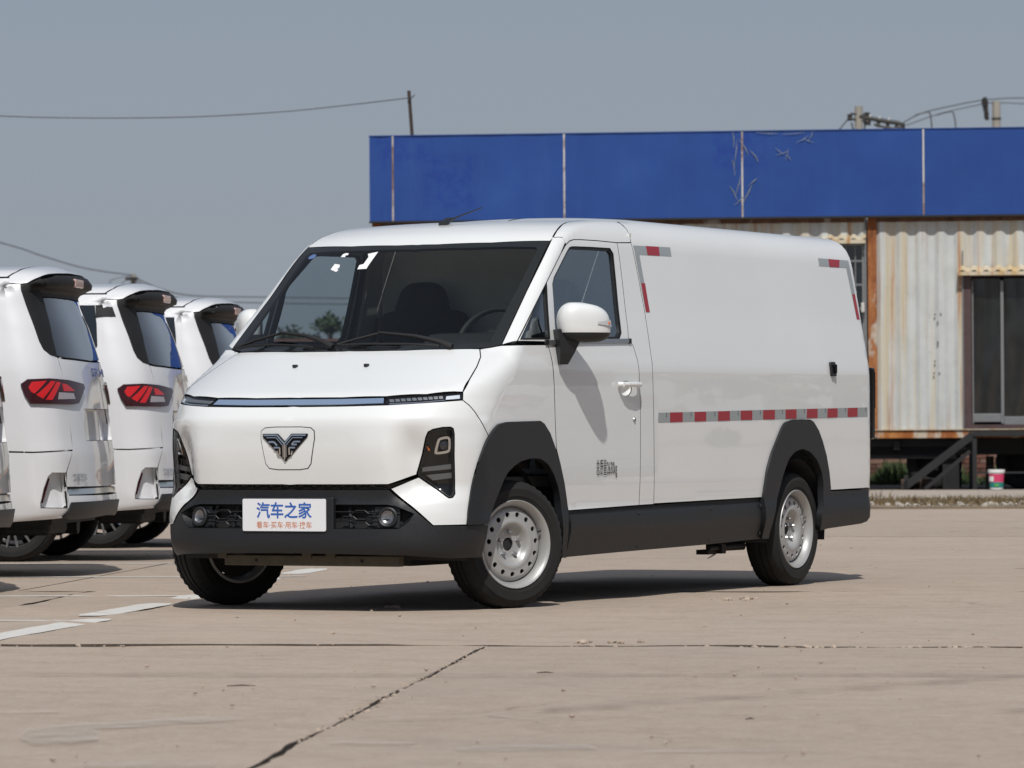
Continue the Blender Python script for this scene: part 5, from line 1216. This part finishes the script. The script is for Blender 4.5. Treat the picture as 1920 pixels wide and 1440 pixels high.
# trailer chassis under the containers
ch = empty('trailer_chassis', BW(0, 1.2, 0), BT, label='black trailer chassis with tandem wheels carrying the containers', cat='trailer')
def cpart(name, mb, mat): return mesh_obj(name, [(p[0], p[1]-1.2, p[2]) for p in mb.v], mb.f, mat, ch)
c1 = MB()
for v_ in (.25, 2.1): c1.box((-1.3, v_, .575), (12.4, .12, .22))
for u in np.arange(-7, 5, .9): c1.box((u, 1.2, .60), (.08, 2.2, .12))
c1.box((-1.5, .22, .50), (3.2, .06, .16)); cpart('chassis_frame', c1, STEELK)
lg_ = MB()
for u in (-6.9, -4.0, .02, 3.6, 4.7):
    for v_ in (.35, 2.0): cpart('support_leg', MB().box((u, v_, .235), (.22, .2, .47)), STEELK)
for u in (-.22, .98):
    for v_ in (.45, 1.95):
        tm = tyre_mesh(.36, .22, .24, 48); M_ = Matrix.Translation((u, v_, .36)) @ Matrix.Rotation(math.pi/2, 4, 'Z'); tm.v = [tuple(M_ @ Vector(p)) for p in tm.v]
        tm.lathe([(0, .06), (.10, .06), (.13, .02), (.22, .0)], 24, M_); tm.lathe([(0, -.06), (.13, -.02), (.22, .0)], 24, M_)
        cpart('trailer_wheel', tm, TYRE)
# steps and landing
stp = empty('metal_steps', BW(.3, -.9, 0), BT, label='black metal steps with a landing leading to the container door', cat='steps')
def spart(name, mb): return mesh_obj(name, [(p[0]-.3, p[1]+.9, p[2]) for p in mb.v], mb.f, STEELK, stp)
for v_ in (-.95, -.30): spart('stringer', MB().bar((.34, v_, .74), (-.58, v_, .04), .04, .10))
for k in range(4):
    t = (k+.5)/4; spart('tread', MB().box((.34-.92*t, -.62, .74-.70*t-.02), (.20, .64, .025)))
spart('brace', MB().bar((.30, -.95, .52), (-.30, -.95, .02), .03, .05))
spart('landing', MB().box((.86, -.5, .75), (1.04, 1.0, .07)))
for u, v_ in ((.36, -.95), (.30, -.25), (1.34, -.95), (1.34, -.25)): spart('landing_post', MB().box((u, v_, .36), (.055, .055, .72)))
spart('low_rail', MB().bar((.36, -.96, .235), (1.34, -.96, .235), .025)); spart('foot_plate', MB().box((-.55, -.62, .10), (.05, .7, .20)))
wb = MB(); wb.box((-.42, -.35, .075), (.42, .28, .15), bev=.02); o = wb.out('timber_block', simple('dirty_timber', (.07, .045, .032), .9, var=.4, scale=8), label='dirty brown timber block lying under the metal steps', cat='timber'); o.matrix_world = BM
# bucket
bk = empty('paint_bucket', BW(.645, -1.30, 0), BT, label='white plastic paint bucket with pink and teal label beside the steps', cat='bucket')
BKW = simple('white_plastic', (.75, .75, .74), .4); PINK = simple('pink_label', (.62, .05, .14), .5); TEAL = simple('teal_label', (.02, .22, .20), .5)
Mz = Matrix.Rotation(-math.pi/2, 4, 'Y')
def bpart(name, prof, mat): mb = MB().lathe(prof, 32, Mz); return mb.out(name, mat, bk, smooth=True, sharp=40)
bpart('bucket_body', [(0, .02), (.085, .02), (.102, .245)], BKW); bpart('bucket_lid', [(.102, .238), (.112, .240), (.113, .272), (.10, .278), (0, .276)], BKW); bpart('label_band', [(.0935, .115), (.1022, .222)], PINK); bpart('label_band', [(.0875, .040), (.0945, .112)], TEAL)
lp = MB(); lp.add([(.0945*math.sin(t)*1.075, -.0945*math.cos(t)*1.075, z) for z in (.125, .19) for t in np.linspace(-1.15, -.35, 7)], [(i, i+1, i+8, i+7) for i in range(6)]); lp.out('label_patch', BKW, bk)
lp = MB(); lp.add([(.0945*math.sin(t)*1.03, -.0945*math.cos(t)*1.03, z) for z in (.06, .09) for t in np.linspace(-.25, .35, 7)], [(i, i+1, i+8, i+7) for i in range(6)]); lp.out('label_patch', simple('green_print', (.10, .35, .08), .5), bk)
pp_ = MB().tube([(.535, .9, 0), (.535, .9, .44)], .055, 16); o = pp_.out('concrete_post', simple('grey_post', (.26, .255, .24), .8, var=.15), label='short grey concrete post standing behind the paint bucket', cat='post'); o.matrix_world = BM
# brick wall behind the chassis
bw_ = empty('brick_wall', BW(-2.3, 7.2, 0), BT, label='low red brick wall seen under the containers', cat='wall')
BRK = [simple('brick_red_%s' % s, c, .9, var=.3, scale=9) for s, c in (('dark', (.10, .045, .035)), ('mid', (.15, .066, .048)), ('pale', (.20, .115, .09)))]
mb = MB(); mb.box((2.25, .075, .30), (4.5, .09, .58)); mesh_obj('mortar', mb.v, mb.f, simple('mortar', (.25, .22, .19), .95), bw_)
bmz = {}
for r_ in range(8):
    for k in range(19):
        u = k*.238+(.119 if r_ % 2 else 0); mi = rg.randrange(3)
        if mi not in bmz:
            q = MB().box((0, 0, 0), (.225, .10, .062)); o = mesh_obj('brick', q.v, q.f, BRK[mi], bw_); bmz[mi] = o.data
        else: o = link(bpy.data.objects.new('brick', bmz[mi]), bw_)
        o.location = (u+.11, .02+rg.uniform(-.006, .006), .035+r_*.073)
# path, rubble and dry grass in front of the containers; weeds beneath
def flat(name, u0, u1, v0, v1, z, mat, **k):
    n = 40; P = [(u0+(u1-u0)*i/n, v0+.12*vnoise(i*.9, 4)) for i in range(n+1)]+[(u1-(u1-u0)*i/n, v1+.12*vnoise(i*.8, 9)) for i in range(n+1)]
    Q = [BW(u, v, z) for u, v in P]; m_ = len(Q); return mesh_obj(name, [tuple(q) for q in Q]+[(q.x, q.y, -.05) for q in Q], [tuple(range(m_))]+[(i, i+m_, (i+1) % m_+m_, (i+1) % m_) for i in range(m_)], mat, **k)
PATH = simple('pale_path', (.36, .31, .26), .9, var=.14, scale=1.5, bmp=.3); SOIL = simple('dry_soil', (.20, .155, .105), .95, var=.35, scale=1.8, bmp=.4)
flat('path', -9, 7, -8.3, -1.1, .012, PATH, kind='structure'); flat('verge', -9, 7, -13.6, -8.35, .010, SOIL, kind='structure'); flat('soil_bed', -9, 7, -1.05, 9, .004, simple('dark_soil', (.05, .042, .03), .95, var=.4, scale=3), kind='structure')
sp = []
for _ in range(650):
    u = rg.uniform(-3, 4); v_ = rg.choice((rg.gauss(-9.0, .45), rg.uniform(-13.4, -8.4), rg.gauss(-12.9, .5))); q = BW(u, v_, 0); sp.append((q.x, q.y, .02, rg.choice((.012, .018, .025, .035, .05))*rg.uniform(.6, 1.1)))
stones('rubble', sp, RUB, label='pale rubble stones strewn along the verge before the containers', cat='rubble')
def blades(name, spots, mat, **k):
    mb = MB()
    for (x, y, z, h, w, lean) in spots:
        a = rg.uniform(0, 6.283); dx, dy = math.cos(a)*w, math.sin(a)*w; lx, ly = math.cos(a*3)*lean, math.sin(a*3)*lean
        mb.add([(x-dx, y-dy, z), (x+dx, y+dy, z), (x+lx*.4+dx*.7, y+ly*.4+dy*.7, z+h*.6), (x+lx*.4-dx*.7, y+ly*.4-dy*.7, z+h*.6), (x+lx, y+ly, z+h)], [(0, 1, 2, 3), (3, 2, 4)])
    return mb.out(name, mat, kind='stuff', **k)
DRYG = simple('dry_grass', (.17, .125, .065), .9, var=.45, scale=1.5); WEED = simple('weed_leaf', (.055, .085, .025), .7, var=.5, scale=2.5)
G = []
for _ in range(7000):
    u = rg.uniform(-3, 4); v_ = rg.gauss(-11.2, 1.0)
    if v_ > -8.5 or v_ < -13.5 or vnoise(u*1.3+v_*.4, 2) < .35: continue
    q = BW(u, v_, 0); G.append((q.x, q.y, .01, rg.uniform(.02, .09), .006, .05))
for _ in range(500): q = BW(rg.gauss(-1.0, .18), rg.uniform(-9.6, -8.8), 0); G.append((q.x, q.y, .01, rg.uniform(.05, .16), .007, .07))
blades('dry_grass', G, DRYG, label='brown dry grass growing in the rubble verge', cat='grass')
G = []
for _ in range(6500):
    u = rg.choice((rg.uniform(-1.6, -.3), rg.uniform(-1.6, 1.6), rg.gauss(.9, .25))); q = BW(u, rg.uniform(4.7, 7.1), 0); G.append((q.x, q.y, .0, rg.uniform(.08, .34)*(.25+1.1*vnoise(u*3.1, 1)**1.5), .012, .10))
blades('weeds', G, WEED, label='green weeds growing along the brick wall under the containers', cat='weeds')
# ================================================================== mast, poles, wires
WIRE = simple('cable', (.075, .075, .08), .6); POLEC = simple('pole_concrete', (.30, .285, .25), .85, var=.12, scale=3); DARKM = simple('dark_bracket', (.025, .024, .023), .6); CERAM = simple('white_insulator', (.72, .72, .70), .25, coat=.5)
ms = MB(); ms.bar(BW(-7.24, .0, 4.80), BW(-7.285, .0, 5.46), .045, .03); mo = ms.out('steel_mast', simple('rusty_mast', (.055, .038, .03), .8, var=.3), label='thin dark steel mast standing on the left end of the blue signboard', cat='mast')
q = MB().bar(BW(-7.30, -.03, 5.30), BW(-7.20, -.03, 5.40), .012); q.out('wire_hook', DARKM, mo)
def spline(P, n=6):
    P = [Vector(p) for p in P]; out = []
    for i in range(len(P)-1):
        a, b, c, d = P[max(i-1, 0)], P[i], P[i+1], P[min(i+2, len(P)-1)]
        for k in range(n):
            t = k/n; out.append(.5*((2*b)+(c-a)*t+(2*a-5*b+4*c-d)*t*t+(3*b-a-3*c+d)*t**3))
    return out+[P[-1]]
def wire(P, r, label, n=6, group=None): o = MB().tube(spline(P, n), r, 6).out('overhead_wire', WIRE, label=label, cat='wire', group=group); return o
mt = BW(-7.275, -.03, 5.36)
wire([tuple(mt), (-19.91, 33.85, 5.22), (-20.64, 33.12, 5.11), (-21.63, 32.02, 5.02), (-23.23, 30.6, 5.02), (-25.09, 28.46, 5.16), (-33, 20, 6.6)], .008, 'thin sagging wire running from the steel mast across the upper left sky')
def pole(x, y, z, r, label):
    e = empty('utility_pole', (x, y, 0), label=label, cat='utility pole'); MB().tube([(0, 0, -.03), (0, 0, z)], [r*1.35, r], 20).out('pole_shaft', POLEC, e, smooth=True, sharp=40); return e
p1 = pole(-33.46, 81.81, 8.60, .095, 'concrete pole with insulator strings rising behind the blue signboard'); W1 = Matrix.Translation((33.46, -81.81, 0))
def rel(P, o): return [tuple(Vector(p)-Vector(o)) for p in P]
O1 = (-33.46, 81.81, 0)
b1 = MB(); b1.tube(rel([(-33.60, 81.66, 8.42), (-33.31, 81.86, 8.38)], O1), .03, 6); b1.tube(rel([(-33.64, 81.66, 8.30), (-33.29, 81.86, 8.24)], O1), .035, 6); b1.box((.17, .10, -.0+8.30), (.12, .1, .30)); b1.box((-.19, -.1, 8.33), (.09, .09, .16)); b1.tube(rel([(-33.66, 81.7, 8.33), (-33.84, 81.6, 8.08), (-34.1, 81.5, 7.8)], O1), .016, 6); b1.tube(rel([(-33.30, 81.86, 8.2), (-33.36, 81.8, 7.8)], O1), .018, 6); b1.tube(rel([(-33.6, 81.7, 8.2), (-33.52, 81.75, 7.8)], O1), .018, 6); b1.out('pole_bracket', DARKM, p1)
ip = [(-33.05, 81.0, 8.285), (-32.86, 81.1, 8.245), (-32.66, 81.2, 8.20), (-32.46, 81.3, 8.16), (-32.26, 81.36, 8.13), (-32.10, 81.4, 8.09)]
i1 = MB(); i1.tube(rel([(-33.28, 81.8, 8.30)]+ip, O1), [.02, .045, .05, .055, .055, .05, .035], 8); i1.tube(rel([(-32.75, 81.1, 8.10), (-32.5, 81.2, 8.02), (-32.25, 81.3, 7.98), (-32.15, 81.4, 8.06)], O1), .035, 6)
for p in ip[1:]: i1.tube(rel([(p[0], p[1], p[2]+.02), (p[0]-.03, p[1], p[2]-.17)], O1), [.04, .05], 8)
i1.out('insulator_string', DARKM, p1)
for p in (ip[1], ip[2], ip[3]):
    q = MB(); d = Vector((.9, .43, -.2)).normalized(); q.tube(rel([tuple(Vector(p)+Vector((.03, 0, .09))), tuple(Vector(p)+Vector((-.05, 0, -.08)))], O1), [.022, .03], 8); q.out('insulator_disc', CERAM, p1)
p2 = pole(-32.42, 88.06, 9.06, .105, 'concrete pole with a black clamp cluster at the far right behind the signboard'); O2 = (-32.42, 88.06, 0)
d2 = MB()
for _ in range(26):
    t = rg.random(); c_ = Vector((-32.62-.02*rg.random()+.06*t, 87.8, 9.10-.50*t)); d2.box(c_-Vector(O2), (rg.uniform(.06, .16)*(1.25-t), .1, rg.uniform(.05, .12)), rz=rg.uniform(0, 3))
d2.out('cable_clamp', DARKM, p2)
q = MB().lathe([(.125, -.02), (.125, .02)], 16, Matrix.Translation((0, 0, 8.62)) @ Mz); q.out('pole_band', DARKM, p2)
wire([(-32.15, 81.37, 8.1), (-32.54, 83.43, 8.48), (-32.44, 84.62, 8.69), (-32.84, 87.81, 9.07), (-32.5, 87.98, 9.11), (-32.78, 91.23, 9.35), (-33.54, 99.9, 9.82)], .015, 'upper of two wires between the insulator pole and the clamp pole')
wire([(-32.04, 81.43, 8.07), (-32.08, 83.68, 8.49), (-32.84, 87.81, 8.96), (-32.5, 87.98, 9.02), (-32.79, 91.23, 9.2), (-33.54, 99.9, 9.67)], .012, 'lower of two wires between the insulator pole and the clamp pole')
wire([(-32.44, 82.9, 8.42), (-32.17, 83.06, 8.48), (-32.12, 83.09, 8.39), (-32.1, 83.11, 8.06), (-32.11, 83.11, 7.32)], .018, 'dark bent cable dropping behind the signboard, nearer the insulator pole')
wire([(-32.4, 84.1, 8.48), (-32.07, 84.25, 8.56), (-32.0, 84.29, 8.45), (-31.97, 84.31, 8.12), (-31.98, 84.31, 7.37)], .018, 'dark bent cable dropping behind the signboard, nearer the clamp pole')
p3 = pole(-70.79, 107.21, 6.02, .085, 'small distant pole rising above the roofs of the white carriers'); O3 = (-70.79, 107.21, 0)
b3 = MB(); b3.box((0, -.1, 5.86), (.42, .12, .10)); b3.box((.05, -.1, 5.55), (.2, .14, .3)); b3.out('pole_bracket', DARKM, p3)
wire([(-67.26, 86.4, 7.42), (-68.95, 96.85, 6.67), (-69.48, 99.97, 6.36), (-70.52, 103.95, 6.11), (-70.79, 107.13, 5.98)], .018, 'wire slanting down from the left edge to the small distant pole')
wire([(-70.88, 107.16, 5.96), (-71.34, 106.92, 5.86), (-71.49, 106.84, 5.74), (-71.23, 106.98, 5.65), (-70.95, 107.13, 5.88)], .013, 'loose loop of cable hanging beside the small distant pole')
wire([(-70.79, 107.21, 5.91), (-72.62, 113.05, 5.52), (-74.89, 122.04, 5.67), (-76.29, 132.63, 5.88)], .02, 'upper distant wire running right from the small pole towards the van')
wire([(-70.79, 107.21, 5.82), (-72.62, 113.05, 5.36), (-74.89, 122.04, 5.46), (-76.29, 132.63, 5.65)], .02, 'lower distant wire running right from the small pole towards the van')
# ================================================================== far trees and shed seen through the cab
BARK = simple('bark', (.07, .055, .04), .9, var=.3); LEAF = [simple('leaf_%s' % s, c, .6, var=.35, scale=1.5) for s, c in (('dark', (.030, .050, .018)), ('mid', (.050, .075, .028)))]
def tree(x, y, h, w, label, seed, nl=1400):
    r = random.Random(seed); e = empty('tree', (x, y, 0), label=label, cat='tree', group='trees beyond the yard')
    tk = MB(); tk.tube([(0, 0, -.03), (.05, 0, h*.35), (-.03, .04, h*.62), (.02, 0, h*.8)], [.14, .11, .08, .03], 8); tips = []
    for k in range(9):
        a = r.uniform(0, 6.28); z0 = h*r.uniform(.35, .75); L = w*r.uniform(.25, .5); t = Vector((math.cos(a)*L, math.sin(a)*L, z0+h*r.uniform(.08, .25))); tk.tube([(0, 0, z0), (t.x*.5, t.y*.5, (z0+t.z)/2+.1), tuple(t)], [.05, .03, .012], 5); tips.append(t)
    tk.out('trunk', BARK, e); tips.append(Vector((0, 0, h*.92)))
    for mi in (0, 1):
        lf = MB()
        for _ in range(nl//2):
            t = r.choice(tips); s = w*.17; p = t+Vector((r.gauss(0, s), r.gauss(0, s), r.gauss(0, s*.8))); a = Vector((r.gauss(0, 1), r.gauss(0, 1), r.gauss(0, 1))).normalized()*r.uniform(.07, .15); b_ = a.cross(Vector((r.gauss(0, 1), r.gauss(0, 1), r.gauss(0, 1)))).normalized()*r.uniform(.03, .07)
            lf.add([p-a, p+b_, p+a, p-b_], [(0, 1, 2, 3)])
        lf.out('crown', LEAF[mi], e)
tree(-59.9, 101.7, 4.45, .75, 'darker distant tree seen through the van windscreen, left of the seat', 3); tree(-61.75, 106.2, 4.40, .55, 'distant tree close right of the darker one, seen through the windscreen', 5)
tree(-66.3, 109.6, 4.2, 1.0, 'pale low distant tree farthest left through the windscreen', 8); tree(-64.6, 108.2, 4.0, .9, 'pale low distant tree between its neighbours through the windscreen', 9)
sh = empty('brick_shed', (-54.6, 91.2, 0), R(28), label='low distant brick shed whose roof edge shows through the van windscreen', cat='shed')
q = MB().box((0, 0, 1.6), (9, 3, 3.26)); q.out('shed_wall', BRK[1], sh); q = MB().box((0, 0, 3.30), (9.4, 3.4, .16)); q.out('shed_roof', simple('shed_roof_red', (.16, .075, .055), .9, var=.2), sh)
# unseen wood behind and beside the camera, added to darken what the paint mirrors
tl = MB(); rt = random.Random(5)
for k in range(5200):
    az = R(rt.uniform(12, 262)); rad = rt.uniform(82, 104); x, y = 4+math.sin(az)*rad, 4+math.cos(az)*rad; h = 3.2+3.6*vnoise(math.degrees(az)*.45, 3)+1.2*vnoise(math.degrees(az)*1.7, 6); z = h*math.sqrt(rt.random()); s_ = rt.uniform(.5, 1.1)
    a = Vector((rt.gauss(0, 1), rt.gauss(0, 1), rt.gauss(0, 1))).normalized()*s_; b_ = a.cross(Vector((rt.gauss(0, 1), rt.gauss(0, 1), rt.gauss(0, 1)))).normalized()*s_*.8; p = Vector((x, y, z)); tl.add([p-a, p+b_, p+a, p-b_], [(0, 1, 2, 3)])
tl.out('added_treeline', LEAF[1], label='belt of trees far behind the camera, only mirrored in the paint', cat='wood', kind='stuff')
bpy.context.view_layer.update()
